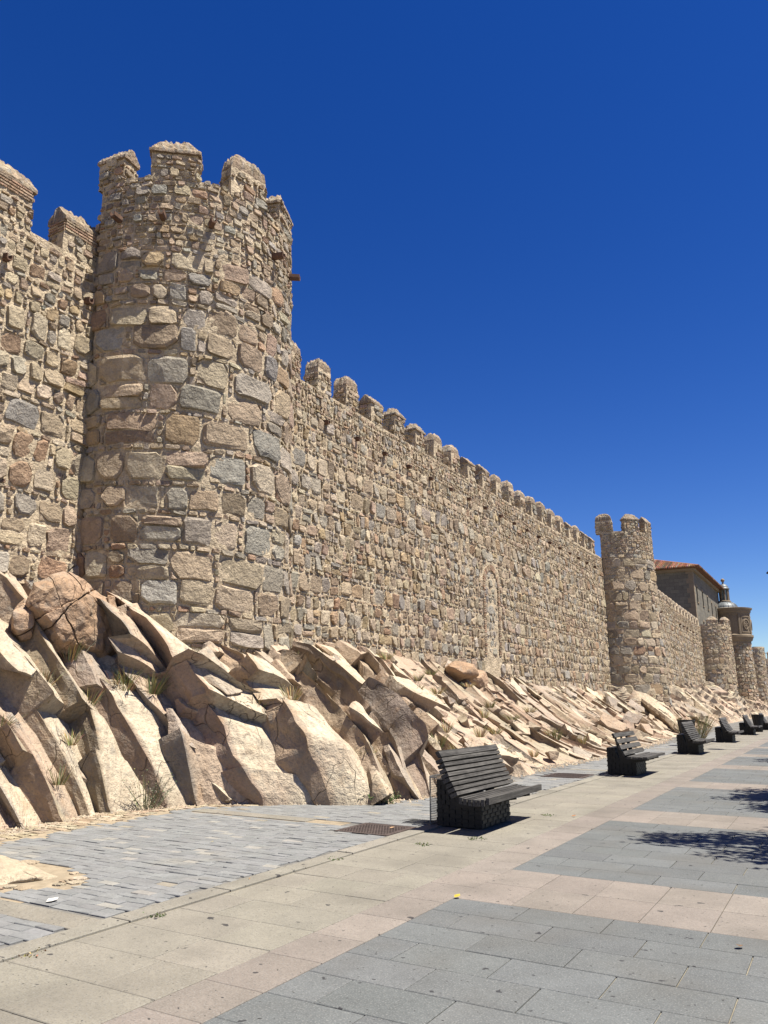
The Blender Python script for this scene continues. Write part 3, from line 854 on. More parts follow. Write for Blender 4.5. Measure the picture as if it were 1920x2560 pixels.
# blocks standing along the broken edges
for i, (a, b) in enumerate(zip(full, full[1:])):
    if not 5.2 < a[0] < 19: continue
    near = a[0] < 17.2
    tt = rgr.uniform(-.06, .06)
    while tt < .93:
        ln = rgr.uniform(.14, .42) if near else rgr.uniform(.10, .25)
        t2 = min(1.0, tt + ln)
        if rgr.random() < (.58 if near else .5):
            dy_ = rgr.uniform(-.22, .10)
            pa = base_pts(np.array([a[0] + (a[1] - a[0]) * t2 + dy_]), np.array([t2]))[0]; pb = base_pts(np.array([a[0] + (a[1] - a[0]) * tt + dy_]), np.array([tt]))[0]
            gapw = abs(b[0] - a[0]) * (1 - tt) + abs(b[1] - a[1]) * tt
            hh = a[2] * rgr.uniform(.9, 1.7) * (1 if t2 < .8 else .4)
            ofs = np.array([.72, -.26, .66]) * hh
            slab('rock_block', pa + ofs, pb + ofs, min(.75, max(.22, gapw * rgr.uniform(.35, .8))), rgr.uniform(.4, .7), 5000 + i * 20 + int(tt * 19), lift=rgr.uniform(.0, .12), cuts=rgr.choice((5, 6, 7, 8)), edge=.085 if near else .13, amp=.028,
                 col=rgr.choice([CRM, CRM, GRB, PNK, None]), nlit=(.62 + rgr.uniform(-.12, .12), .04 + rgr.uniform(-.12, .16), .78))
        tt = t2 + rgr.uniform(-.02, .06)
# single blocks broken out of the strata
for p, q, lw_, th_, lf, c, cu in ((zA(850, 760), zA(1090, 980), .30, .5, .34, PNK, 6), (zB(400, 870), zB(590, 1050), .24, .4, .22, CRM, 4), (zA(1250, 470), zA(1540, 720), .34, .5, .25, GRB, 6), (zA(990, 1110), zA(1160, 1280), .26, .45, .2, CRM, 4),
                                  (zA(140, 500), zA(290, 740), .38, .45, .16, PNK, 4), (zA(410, 530), zA(560, 850), .34, .5, .2, PNK, 5), (zB(760, 620), zB(920, 930), .25, .4, .22, GRB, 6), (zB(550, 650), zB(700, 900), .22, .4, .16, GRB, 6)):
    slab('rock_block', p, q, lw_, th_, int(p[1] * 100) + cu, lift=lf, col=c, cuts=cu, amp=.03)
# strata and broken blocks filling the slope between and beyond the big slabs
rgb = random.Random(77)
def slope_point(y, t):
    f = lambda yy, tt: Vector((float(foot_x(yy) + (top_x(yy) - foot_x(yy)) * tt), yy, float(top_z(yy) * max(tt, 0) ** float(pexp(yy)))))
    P = f(y, t)
    N = (f(y + .15, t) - f(y - .15, t)).cross(f(y, min(1, t + .06)) - f(y, max(0, t - .06))).normalized()
    if N.x < 0: N = -N
    N = (N + Vector((.35, -.1, .35))).normalized()
    return P, N
def strata(ya, yb, dy, rows, Ls, ws, th, lifts, seed0, edge, cuts, amp, jn=.12):
    i = 0; y = ya
    while y < yb:
        k = 1 + (y - ya) / (yb - ya) * jn * 0
        for r in range(rows):
            t = (r + rgb.uniform(.15, .85)) / rows * .98
            P, N = slope_point(y + rgb.uniform(-.5, .5) * dy, t)
            a = Vector(A_DIP) + Vector((rgb.uniform(-jn, jn), rgb.uniform(-jn, jn), rgb.uniform(-jn, jn)))
            a = (a - a.dot(N) * N).normalized()
            L = rgb.uniform(*Ls)
            nl = Vector((.56, .10, .80)) * .75 + N * .45 + Vector((rgb.uniform(-jn, jn), rgb.uniform(-jn, jn), rgb.uniform(-jn, jn)))
            slab('rock_block', P - a * L * .5, P + a * L * .5, rgb.uniform(*ws), rgb.uniform(*th), seed0 + i, lift=rgb.uniform(*lifts), cuts=cuts, edge=edge, amp=amp, nlit=tuple(nl.normalized()))
            i += 1
        y += dy * rgb.uniform(.8, 1.2)
strata(6.2, 17.0, .40, 3, (.2, .6), (.15, .38), (.2, .4), (-.02, .12), 2000, .10, 7, .03, jn=.35)
strata(17.3, 31, .55, 4, (.2, .6), (.15, .45), (.2, .4), (-.08, .08), 4000, .14, 8, .04, jn=.9)
COLLECT = MB()
strata(30, 56, .95, 4, (.4, 1.2), (.3, .8), (.3, .6), (-.12, .10), 6000, .3, 7, .07, jn=.8)
strata(56, 110, 2.2, 2, (1.4, 2.6), (.8, 1.6), (.6, 1.0), (0, .3), 8000, .6, 5, .08, jn=.3)
far_blocks, COLLECT = COLLECT, None
far_blocks.build('far_rock_blocks', 'rock', outcrop, kind='stuff')
gv = MB(); rgg = random.Random(44)
for i in range(2600):
    y = 4.5 + 32 * rgg.random() ** 1.4
    x = float(foot_x(y)) + rgg.gauss(.10, .14)
    r_ = rgg.uniform(.006, .028) * (1 + y * .02)
    p = [(x + r_ * rgg.uniform(.6, 1.2) * math.cos(q), y + r_ * rgg.uniform(.6, 1.2) * math.sin(q), .0) for q in (0, 1.3, 2.6, 3.9, 5.1)]
    gv.add(p + [(x, y, r_ * rgg.uniform(.5, 1.1) + .006)], [(0, 1, 5), (1, 2, 5), (2, 3, 5), (3, 4, 5), (4, 0, 5)], rock_tone(rgg))
tag(gv.build('loose_gravel', 'rock', None), 'loose gravel and chips strewn along the foot of the rocks', 'gravel', kind='stuff')
# the two pale slabs under the second tower and beyond it
for p, q, lw, th in (((1690, 1722), (1790, 1812), .9, .5), ((1745, 1745), (1840, 1815), .9, .5), ((1600, 1760), (1690, 1830), .5, .5), ((1500, 1735), (1560, 1790), .5, .4)):
    slab('rock_slab', on_rock(*p), on_rock(*q), lw, th, int(p[0]), lift=.35, col=CRM, cuts=4, edge=.16)

def boulder(c, rad, seed, col, squash=(1, 1, 1), cuts=15, parent=None, rot=0.0, name='boulder', amp=.05):
    rgs = random.Random(seed)
    bm = bmesh.new()
    bmesh.ops.create_icosphere(bm, subdivisions=5, radius=rad)
    mz = Matrix.Rotation(rot, 3, 'Z')
    planes = []
    for k in range(cuts):
        nn = Vector((rgs.gauss(0, 1), rgs.gauss(0, 1), rgs.gauss(0, .8))).normalized()
        planes.append((nn, rad * rgs.uniform(.66, .90)))
    V = []
    for v in bm.verts:
        p = v.co.copy()
        for nn, dd in planes:
            e = p.dot(nn) - dd
            if e > 0: p -= nn * e * .97
        V.append(mz @ Vector((p.x * squash[0], p.y * squash[1], p.z * squash[2])))
    V = rough(V, seed, amp * rad, 2.2 / rad)
    V = [tuple(p + Vector(c)) for p in V]
    F = [tuple(v.index for v in f.verts) for f in bm.faces]
    bm.free()
    return mesh_object(name, V, F, 'rock', None if parent is False else outcrop, col=np.array(col), smooth=True)
BC = (.36, .24, .155)
def at_x(zx, zy, x): return on_x(zx / 2.074, 1400 + zy / 2.074, x)
def cracked_mass(outline, xs, seed, planes, col):
    """one weathered mass traced as an outline, given real depth, split along cracks into pieces"""
    rgs = random.Random(seed)
    bm = bmesh.new()
    mid = [Vector(at_x(u, v, xs)) for u, v in outline]
    c = sum(mid, Vector()) / len(mid)
    to_cam = (Vector(CAM) - c).normalized(); to_cam.z *= .4; to_cam.normalize()
    for p in mid:
        bm.verts.new(p)
        bm.verts.new(c + (p - c) * rgs.uniform(.62, .78) + to_cam * rgs.uniform(.24, .34))
        bm.verts.new(c + (p - c) * .9 - to_cam * .8)
    for k in range(4): bm.verts.new(c + to_cam * rgs.uniform(.34, .42) + Vector((0, rgs.uniform(-.3, .3), rgs.uniform(-.3, .3))))
    r = bmesh.ops.convex_hull(bm, input=bm.verts[:])
    bmesh.ops.delete(bm, geom=[g for g in r['geom_interior'] if isinstance(g, bmesh.types.BMVert)], context='VERTS')
    work = [bm]
    for (p, q, tilt) in planes:     # crack lines given by two points on the outline's face
        A, B = Vector(at_x(*p, xs)), Vector(at_x(*q, xs))
        nn = (B - A).cross(to_cam + Vector((0, tilt, 0))).normalized()
        nxt = []
        for m in work:
            for flip in (1, -1):
                k = m.copy()
                rr = bmesh.ops.bisect_plane(k, geom=k.verts[:] + k.edges[:] + k.faces[:], plane_co=A, plane_no=nn * flip, clear_outer=True)
                ed = [g for g in rr['geom_cut'] if isinstance(g, bmesh.types.BMEdge)]
                if len(k.faces) < 4: k.free(); continue
                if len(ed) > 2:
                    try: bmesh.ops.contextual_create(k, geom=ed)
                    except Exception: pass
                nxt.append(k)
            m.free()
        work = nxt
    for i, k in enumerate(work):
        bmesh.ops.triangulate(k, faces=k.faces[:])
        for it in range(5):
            es = [e for e in k.edges if e.calc_length() > .07]
            if not es or len(k.verts) > 2200: break
            bmesh.ops.subdivide_edges(k, edges=es, cuts=1)
            bmesh.ops.triangulate(k, faces=[f for f in k.faces if len(f.verts) > 3])
        for _ in range(1): bmesh.ops.smooth_vert(k, verts=k.verts[:], factor=.45, use_axis_x=True, use_axis_y=True, use_axis_z=True)
        cc = sum((v.co for v in k.verts), Vector()) / len(k.verts)
        push = to_cam * rgs.uniform(-.05, .06)
        V = [cc + (v.co - cc) * .972 + push for v in k.verts]
        V = rough(V, seed, .05, 3.2)
        k.verts.index_update()
        F = [tuple(v.index for v in f.verts) for f in k.faces]
        kk = rgs.uniform(.9, 1.1)
        mesh_object('boulder', [tuple(v) for v in V], F, 'rock', outcrop, col=np.array([x * kk for x in col]))
        k.free()
cracked_mass([(140, 230), (160, 110), (320, 55), (430, 95), (545, 190), (640, 340), (682, 480), (575, 545), (430, 510), (280, 480), (205, 350)], -10.85, 5,
             [((150, 330), (440, 180), .1), ((330, 255), (430, 480), .0), ((205, 390), (330, 260), .2), ((400, 130), (660, 420), .3)], BC)
cracked_mass([(40, 360), (75, 250), (130, 205), (150, 290), (225, 400), (200, 440), (90, 445)], -11.15, 6, [((40, 400), (200, 340), .1)], BC)
cracked_mass([(550, 190), (600, 200), (625, 300), (600, 330)], -11.05, 7, [], BC)
boulder(on_x(1150, 1680, -11.2), .62, 31, BC, (1, 1.7, .7), rot=.1)
boulder(on_x(1195, 1700, -11.2), .45, 32, BC, (1, 1.2, .8), rot=.1)
tag(boulder((-6.95, 4.9, -.02), .62, 33, (.38, .32, .235), (1.05, .66, .27), rot=.15, name='low_rock', parent=False), 'low worn rock surfacing among the grey setts near the left edge', 'rock')

# ================================================================== FORTRESS WALLS AND TOWERS
def wall_surf(slope=0.0, y0=0.0, x=WALLX):
    def f(s, t, d):
        return np.stack([x + d, s, t + slope * (s - y0)], 1)
    return f
def tower_surf(cy, r, lean=0.0, slope=0.0, cx=WALLX, batter=0.0):
    def f(s, t, d):
        a = s / r
        rr = r + d + batter * np.clip(9 - t, 0, 9)
        return np.stack([cx + rr * np.cos(a), cy + rr * np.sin(a) + lean * (7.8 - t), t], 1)
    return f
def rect_surf(c, hx, hy, th, lean=0.0):
    """round the four sides of an upright block; half sizes hx (in the direction th) and hy"""
    per = 4 * (hx + hy)
    cth, sth = math.cos(th), math.sin(th)
    def f(s, t, d):
        q = np.mod(s, per)
        lx = np.zeros_like(q); ly = np.zeros_like(q)
        e = [2 * hy, 2 * hx, 2 * hy, 2 * hx]
        m = q < e[0]
        lx = np.where(m, hx + d, lx); ly = np.where(m, -hy + q, ly)
        m = (q >= e[0]) & (q < e[0] + e[1]); k = q - e[0]
        lx = np.where(m, hx - k, lx); ly = np.where(m, hy + d, ly)
        m = (q >= e[0] + e[1]) & (q < 2 * e[0] + e[1]); k = q - e[0] - e[1]
        lx = np.where(m, -hx - d, lx); ly = np.where(m, hy - k, ly)
        m = q >= 2 * e[0] + e[1]; k = q - 2 * e[0] - e[1]
        lx = np.where(m, -hx + k, lx); ly = np.where(m, -hy - d, ly)
        return np.stack([c[0] + lx * cth - ly * sth, c[1] + lx * sth + ly * cth + lean * (7.8 - t), t], 1)
    return f, per

def merlon(parent, c, z0, z1, hx, hy, th, seed, cap='hip', detail=2, lean=0.0, n_ind=24, brick=False, pal=PAL_TOP):
    """z1 is the top of the upright block; the coping comes on it. detail 2 near, 1 middle, 0 far"""
    rgm = random.Random(seed)
    surf, per = rect_surf(c, hx, hy, th, lean)
    step = {2: .06, 1: .15, 0: .3}[detail]
    # mortar body
    ns, ntt = max(12, int(per / step)), max(3, int((z1 - z0) / step))
    S, T = np.meshgrid(np.linspace(0, per, ns, endpoint=False), np.linspace(z0 - .1, z1, ntt))
    D = .018 * vnoise(S * 9, T * 9, seed) - .012
    W = surf(S.ravel(), T.ravel(), D.ravel()).tolist()
    fs = [(j * ns + i, j * ns + (i + 1) % ns, (j + 1) * ns + (i + 1) % ns, (j + 1) * ns + i) for j in range(ntt - 1) for i in range(ns)]
    fs.append(tuple((ntt - 1) * ns + i for i in range(ns)))
    body = mesh_object('merlon', W, fs, 'mortar', parent)
    if brick:
        zz = z1 - .26
    else: zz = z1
    if detail >= 1:
        sd = layout(.0, per - .02, z0 - .02, zz - .03, rgm, (lambda t: (.11, .21)) if detail == 2 else (lambda t: (.16, .28)), filler=.35 if detail == 2 else .1, chink=.25 if detail == 2 else .05, aspect=(.9, 2.0), fine=(.05, .08))
        sd = [q for q in sd if q[0] > -.02 and q[1] < per + .02 and q[3] < zz + .04]
        masonry(body, surf, sd, seed + 1, pal, gap=.024, bulge=(.025, .065), n_ind=n_ind, fine=detail == 2, stuff_name='small_stones', wav=0)
        if brick:
            mb = MB()
            for k in range(4):
                zb = zz + .03 + k * .058
                s = 0.0
                while s < per:
                    q0, q1 = s + .006, min(per, s + rgm.uniform(.2, .3)) - .006
                    a = surf(np.array([q0, q1, q1, q0, q0, q1, q1, q0]), np.array([zb, zb, zb + .036, zb + .036] * 2), np.array([.0] * 4 + [.012 + .006 * k] * 4))
                    mb.add(a.tolist(), [(4, 5, 6, 7), (0, 1, 5, 4), (1, 2, 6, 5), (2, 3, 7, 6), (3, 0, 4, 7)], tone(rgm, [(2, (.30, .2, .14)), (2, (.34, .26, .185))]))
                    s = q1 + .006
            mb.build('brick_band', 'stone', body, kind='stuff')
    # coping
    cth, sth = math.cos(th), math.sin(th)
    n1, n2 = (22, 16) if detail == 2 else ((10, 8) if detail == 1 else (6, 5))
    ov = {'round': -.015, 'gable': .03, 'hip': .045, 'flat': .02}[cap]
    hh = {'hip': .30, 'gable': .34, 'round': .38, 'flat': .16}[cap] * (hy / .48) ** .5
    V, F, C = [], [], []
    ly = np.linspace(-1, 1, n1); lx = np.linspace(-1, 1, n2)
    for i in range(n1):
        for j in range(n2):
            a, b = abs(ly[i]), abs(lx[j])
            if cap == 'hip': h = hh * min(1, (1 - a) * 1.9, (1 - b) * 1.5)
            elif cap == 'gable': h = hh * (1 - b) * (0.85 + .15 * (1 - a))
            elif cap == 'flat': h = hh * min(1, (1 - a) * 4, (1 - b) * 3)
            else: h = hh * math.sqrt(max(0, 1 - max(a, b * .9) ** 2.2))
            edge = i in (0, n1 - 1) or j in (0, n2 - 1)
            jx, jy = (hx + ov) * lx[j] + rgm.uniform(-.012, .012), (hy + ov) * ly[i] + rgm.uniform(-.012, .012)
            if detail == 2: h += (0 if edge else rgm.uniform(-.04, .045) + .05 * noise.noise(Vector((seed * 3.1, i * .6, j * .6))))
            elif detail == 1: h += (0 if edge else rgm.uniform(-.05, .05))
            z = z1 + .055 + h
            V.append((c[0] + jx * cth - jy * sth, c[1] + jx * sth + jy * cth + lean * (7.8 - z1), z)); C.append(tone(rgm, [(1.4, TAN), (1.4, GREY), (2, BROWN), (.6, PINK)], .1))
    for i in range(n1 - 1):
        for j in range(n2 - 1):
            F.append((i * n2 + j, i * n2 + j + 1, (i + 1) * n2 + j + 1, (i + 1) * n2 + j))
    ring = [j for j in range(n2)] + [i * n2 + n2 - 1 for i in range(1, n1)] + [(n1 - 1) * n2 + j for j in range(n2 - 2, -1, -1)] + [i * n2 for i in range(n1 - 2, 0, -1)]
    b0 = len(V)
    for k in ring:
        V.append((V[k][0], V[k][1], z1 - .01)); C.append((.22, .165, .12))
    m = len(ring)
    for k in range(m):
        F.append((ring[(k + 1) % m], ring[k], b0 + k, b0 + (k + 1) % m))
    F.append(tuple(b0 + k for k in range(m)))
    mesh_object('coping', V, F, 'stone', body, col=np.array(C))
    return body

def spout(parent, root, n, L=.29):
    """half-round clay drain spout sticking out along n, dipping a little"""
    root, n = Vector(root), Vector(n).normalized()
    side = Vector((0, 0, 1)).cross(n).normalized()
    mb = MB()
    w_, h_ = .062, .065
    prof = [(-w_, h_), (-w_, -.02), (-w_ * .6, -h_), (w_ * .6, -h_), (w_, -.02), (w_, h_), (w_ * .66, h_), (w_ * .66, -.01), (w_ * .35, -h_ * .55), (-w_ * .35, -h_ * .55), (-w_ * .66, -.01), (-w_ * .66, h_)]
    A = [root - n * .15 + side * a + Vector((0, 0, b)) for a, b in prof]
    B = [root + n * L + side * a * .92 + Vector((0, 0, b * .92 - .05)) for a, b in prof]
    k = len(prof)
    mb.add(A + B, [(i, (i + 1) % k, k + (i + 1) % k, k + i) for i in range(k)] + [tuple(range(k, 2 * k))])
    return mb.build('drain_spout', 'terracotta', parent)

def curtain(label, ya, yb, z_top, seed, x=WALLX, slope=0.0, n_ind=300, far=False, merl=None, spouts=(), size=None, pal=PAL_WALL, keep=None, zs=9.35, gapk=.022):
    """stretch of curtain wall with its merlons; z_top is the foot of the merlons"""
    root = empty('curtain_wall', (x - .8, (ya + yb) / 2, 1.0), label, 'wall')
    surf = wall_surf(slope, ya, x)
    rgw = random.Random(seed)
    # core
    zc = lambda y: z_top + slope * (y - ya)
    mb = MB()
    mb.add([(x - .05, ya, .2), (x - .05, yb, .2), (x - .05, yb, zc(yb)), (x - .05, ya, zc(ya)), (x - 1.6, ya, .2), (x - 1.6, yb, .2), (x - 1.6, yb, zc(yb)), (x - 1.6, ya, zc(ya))],
           [(0, 1, 2, 3), (7, 6, 5, 4), (3, 2, 6, 7), (0, 3, 7, 4), (1, 5, 6, 2)])
    mb.build('wall_core', 'mortar', root)
    zlo = float(np.min(top_z(np.linspace(ya, yb, 20)))) - .7
    grid_surface('mortar_face', surf, ya, yb, zlo, z_top + .01, .07 if not far else .3, .022, 'mortar', root, seed, d0=.003)
    size = size or (lambda t: (.30, .52) if t < 8.3 else ((.20, .34) if t < 9.2 else (.12, .22)))
    sd = layout(ya + .02, yb - .02, zlo, z_top - .03, rgw, size, filler=.5 if not far else .25, chink=.22 if not far else .1, aspect=(.62, 1.35), jit=.2)
    def kp(s, t):
        if t > z_top - .02 or s < ya or s > yb: return False
        if t < float(top_z(s)) - .55: return False
        return keep(s, t) if keep else True
    masonry(root, surf, sd, seed + 5, pal, gap=gapk, bulge=(.024, .08), n_ind=n_ind, keep=kp, fine=not far, pal2=PAL_TOP)
    for m in (merl or []):
        merlon(root, (x - .27, m['y']), zc(m['y']), zc(m['y']) + m.get('h', .72), .25, m.get('w', .45), 0.0, seed * 7 + int(m['y'] * 10), cap=m.get('cap', 'hip'), detail=m.get('detail', 1), n_ind=m.get('n', 12), brick=m.get('brick', False))
    for s in spouts:
        spout(root, (x, s, zs + slope * (s - ya)), (1, 0, 0), .17)
    return root

def tower(label, cy, r, z_sill, seed, angles, lean=0.0, n_ind=300, far=False, sp_angles=(), mw=.48, mh=.72, caps=None, size=None, pal=PAL_TOWER, cx=WALLX, zlo=1.4, zsp=10.9, detail=2, batter=0.0, n_mer=24, a_rng=(-88, 92)):
    root = empty('wall_tower', (cx + .5, cy, 1.5), label, 'tower')
    surf = tower_surf(cy, r, lean, cx=cx, batter=batter)
    rgw = random.Random(seed)
    # core: solid half drum
    mb = MB()
    pts = [(r - .05, R(a)) for a in range(-90, 91, 6)]
    n = len(pts)
    V = []
    for z in (zlo - 1.2, z_sill):
        rr = r - .06 + batter * max(0, 9 - z)
        V += [(cx + rr * math.cos(a), cy + rr * math.sin(a) + lean * (7.8 - z), z) for _, a in pts]
    mb.add(V, [(i, (i + 1) % n, n + (i + 1) % n, n + i) for i in range(n)] + [tuple(range(n, 2 * n))])
    mb.build('tower_core', 'mortar', root)
    s0, s1 = R(a_rng[0]) * r, R(a_rng[1]) * r
    grid_surface('mortar_face', surf, s0, s1, zlo, z_sill + .01, .06 if not far else .25, .022, 'mortar', root, seed, d0=.003)
    size = size or (lambda t: (.40, .60) if t < 8.6 else ((.26, .46) if t < 10.3 else (.10, .20)))
    sd = layout(s0, s1, zlo, z_sill - .02, rgw, size, filler=.6 if not far else .2, chink=.28 if not far else .1, aspect=(.85, 1.85), jit=.10)
    masonry(root, surf, sd, seed + 5, pal, gap=.023, bulge=(.024, .08), n_ind=n_ind, keep=lambda s, t: t < z_sill - .02, fine=not far, pal2=PAL_TOP)
    # parapet merlons
    for i, a in enumerate(angles):
        th = R(a)
        c = (cx + (r - .20) * math.cos(th), cy + (r - .20) * math.sin(th))
        merlon(root, c, z_sill, z_sill + (mh if not isinstance(mh, (list, tuple)) else mh[i]), .20, (mw[i] if isinstance(mw, (list, tuple)) else mw), th, seed * 3 + i, cap=(caps[i] if caps else 'hip'), detail=detail, lean=lean, n_ind=n_mer)
    for a in sp_angles:
        th = R(a)
        p = surf(np.array([th * r]), np.array([zsp]), np.array([0.0]))[0]
        spout(root, p, (math.cos(th), math.sin(th), 0))
    return root

tower('tall round rubble stone tower with four merlons rising over the fractured rocks at left', 11.63, 2.42, 11.86, 41, (-83, -50.5, -13, 21, 55), lean=.045, n_ind=260,
      sp_angles=(-76, -55, -33, 5, 25), caps=('gable', 'hip', 'round', 'hip', 'hip'), mw=[.33, .47, .45, .42, .45], mh=[.50, .56, .62, .55, .5], zsp=10.95, n_mer=26)
curtain('short stretch of rubble wall left of the tall tower, with brick-banded merlons', 1.0, 9.75, 10.02, 51, n_ind=200,
        merl=[dict(y=7.02, w=.62, h=.82, cap='gable', detail=2, brick=True, n=30), dict(y=8.84, w=.5, h=.70, cap='gable', detail=2, brick=True, n=30), dict(y=5.3, w=.6, h=.8, detail=2, n=0)],
        spouts=(8.96, 7.2, 5.5), zs=9.25)
# blocked doorway in the long wall
NY0, NY1, NZ0, NZ1 = 28.75, 30.0, 3.4, 6.55
def niche_keep(s, t):
    c = (NY0 + NY1) / 2
    if NY0 - .30 < s < NY1 + .30 and t < NZ1 - .3: return False
    return math.hypot(s - c, (t - (NZ1 - .35)) * .9) > .98
ml = []
rgm_ = random.Random(3)
yy = 17.25
caps_ = ['round', 'round', 'gable', 'hip', 'hip', 'round', 'round', 'gable']
k = 0
while yy < 47:
    ml.append(dict(y=yy, w=.34 + rgm_.uniform(-.03, .04), h=.74 + rgm_.uniform(-.06, .06), cap=caps_[k % 8] if k < 8 else rgm_.choice(['round', 'round', 'gable']), detail=2 if k < 5 else 1, n=14 if k < 6 else 6))
    yy += 1.50; k += 1
ml.insert(0, dict(y=15.7, w=.36, h=.72, cap='round', detail=2, n=6))
lw = curtain('long sunlit rubble wall with a row of merlons between the tall tower and the second tower', 13.5, 48.1, 10.25, 61, n_ind=290, merl=ml,
             spouts=[17.25 + 1.655 * i for i in range(18)], keep=niche_keep, zs=9.40)
mb = MB(); rgq = random.Random(9)
for side in (NY0 - .26, NY1 + .02):
    z = NZ0
    while z < NZ1 - .35:
        a = rgq.uniform(-.03, .03)
        mb.box((WALLX - .04, side + a, z), (WALLX + .035 + rgq.uniform(0, .02), side + .24 + a, z + .045), tone(rgq, [(2, (.33, .22, .15)), (2, (.36, .28, .2))]))
        z += .072
cy_, cz_ = (NY0 + NY1) / 2, NZ1 - .35
for i in range(30):
    t = PI * (i + .5) / 30
    p = Vector((WALLX, cy_, cz_)) 
    mt = Matrix.Translation(p) @ Matrix.Rotation(t, 4, 'X')
    mb.box((-.04, .64, -.028), (.035 + rgq.uniform(0, .02), .86, .028), tone(rgq, [(2, (.33, .22, .15)), (2, (.36, .28, .2))]), mtx=mt)
mb.build('brick_arch', 'stone', lw, kind='stuff')
ns_ = layout(NY0 + .02, NY1 - .02, NZ0, NZ1 + .2, random.Random(4), lambda t: (.26, .42), filler=.2, chink=.1)
masonry(lw, wall_surf(x=WALLX - .02), ns_, 14, [(2, BLUE), (2, GREY), (1, TAN)], bulge=(.02, .06), n_ind=10,
        keep=lambda s, t: NY0 + .03 < s < NY1 - .03 and (t < cz_ or math.hypot(s - cy_, t - cz_) < .58), stone_name='infill_stone', stuff_name='small_infill_stones')

tower('round rubble tower standing at the far end of the long sunlit wall', 50.1, 2.54, 11.85, 71, (-84, -44, -8, 28), lean=.05, n_ind=230, mw=.5, mh=[.72, .75, .72, .6],
      caps=('round', 'hip', 'gable', 'hip'), n_mer=14, batter=.03, size=lambda t: (.42, .68) if t < 9.8 else ((.2, .35) if t < 10.5 else (.11, .2)))
curtain('middle-distance rubble wall between the second tower and the squat third tower', 52.2, 85.8, 10.0, 81, slope=-.028, n_ind=200, far=False,
        merl=[dict(y=53.4 + 1.55 * i, w=.45, h=.5, cap='round', detail=1 if i < 12 else 0, n=4 if i < 10 else 0) for i in range(21)],
        spouts=(64.5, 73, 74.7, 76.4, 78.1, 79.8, 81.5), zs=8.95)
tower('squat round rubble tower below the domed chapel, third along the wall', 87.8, 2.53, 9.35, 91, (-62, -22, 12, 40), n_ind=160, mw=.52, mh=.42, caps=('hip', 'hip', 'gable', 'hip'), detail=1, n_mer=5,
      size=lambda t: (.34, .55) if t < 6 else (.2, .36), pal=PAL_TOP)
curtain('short distant wall stretch between the squat tower and the chapel tower', 90, 113.2, 8.3, 95, n_ind=60, far=True, merl=[dict(y=91.5 + 1.6 * i, w=.45, h=.5, detail=0) for i in range(13)])
curtain('farthest wall stretch beyond the domed chapel tower', 116.5, 165, 8.6, 97, slope=-.02, n_ind=40, far=True, merl=[dict(y=118 + 1.6 * i, w=.45, h=.5, detail=0) for i in range(29)])
tower('slim dim tower just right of the chapel tower', 140.0, 1.6, 10.3, 98, (), n_ind=40, far=True, detail=0, zlo=1.2)
tower('distant crenellated round tower at the right edge of the view', 153.5, 2.6, 9.0, 99, (-80, -50, -20, 10, 40), n_ind=60, far=True, detail=0, mh=.9, zlo=1.0)

# ================================================================== PALACE BEHIND THE WALL
pal_ = empty('stone_palace', (-19, 105, 4), 'grey ashlar palace with a hipped red tile roof rising behind the wall', 'building')
BX, BX0, BY0, BY1, BZ = -13.5, -25.0, 94.0, 115.5, 16.55
# long side with real window openings
WIN = [(95.6, 96.5, 12.95, 14.75), (99.9, 100.75, 12.95, 14.7), (103.8, 104.6, 12.9, 14.5), (107.3, 108.1, 12.6, 14.1), (110.9, 111.7, 12.6, 14.0), (98.6, 99.5, 8.6, 10.9)]
ys = sorted(set([BY0, BY1] + [a for q in WIN for a in q[:2]])); zs_ = sorted(set([3.0, BZ] + [a for q in WIN for a in q[2:]]))
mb = MB()
for a, b in zip(ys, ys[1:]):
    for c, d in zip(zs_, zs_[1:]):
        if any(q[0] <= a and b <= q[1] and q[2] <= c and d <= q[3] for q in WIN): continue
        mb.add([(BX, a, c), (BX, b, c), (BX, b, d), (BX, a, d)], [(0, 1, 2, 3)])
mb.add([(BX, BY0, 3), (BX0, BY0, 3), (BX0, BY0, BZ), (BX, BY0, BZ)], [(0, 1, 2, 3)][::1])
mb.add([(BX, BY1, 3), (BX0, BY1, 3), (BX0, BY1, BZ), (BX, BY1, BZ)], [(3, 2, 1, 0)])
mb.add([(BX0, BY0, 3), (BX0, BY1, 3), (BX0, BY1, BZ), (BX0, BY0, BZ)], [(3, 2, 1, 0)])
for q in WIN:   # reveals
    y0_, y1_, z0_, z1_ = q; e = BX - .28
    mb.add([(BX, y0_, z0_), (BX, y1_, z0_), (BX, y1_, z1_), (BX, y0_, z1_), (e, y0_, z0_), (e, y1_, z0_), (e, y1_, z1_), (e, y0_, z1_)], [(0, 1, 5, 4), (1, 2, 6, 5), (2, 3, 7, 6), (3, 0, 4, 7)])
wl = mb.build('wall', 'ashlar', pal_)
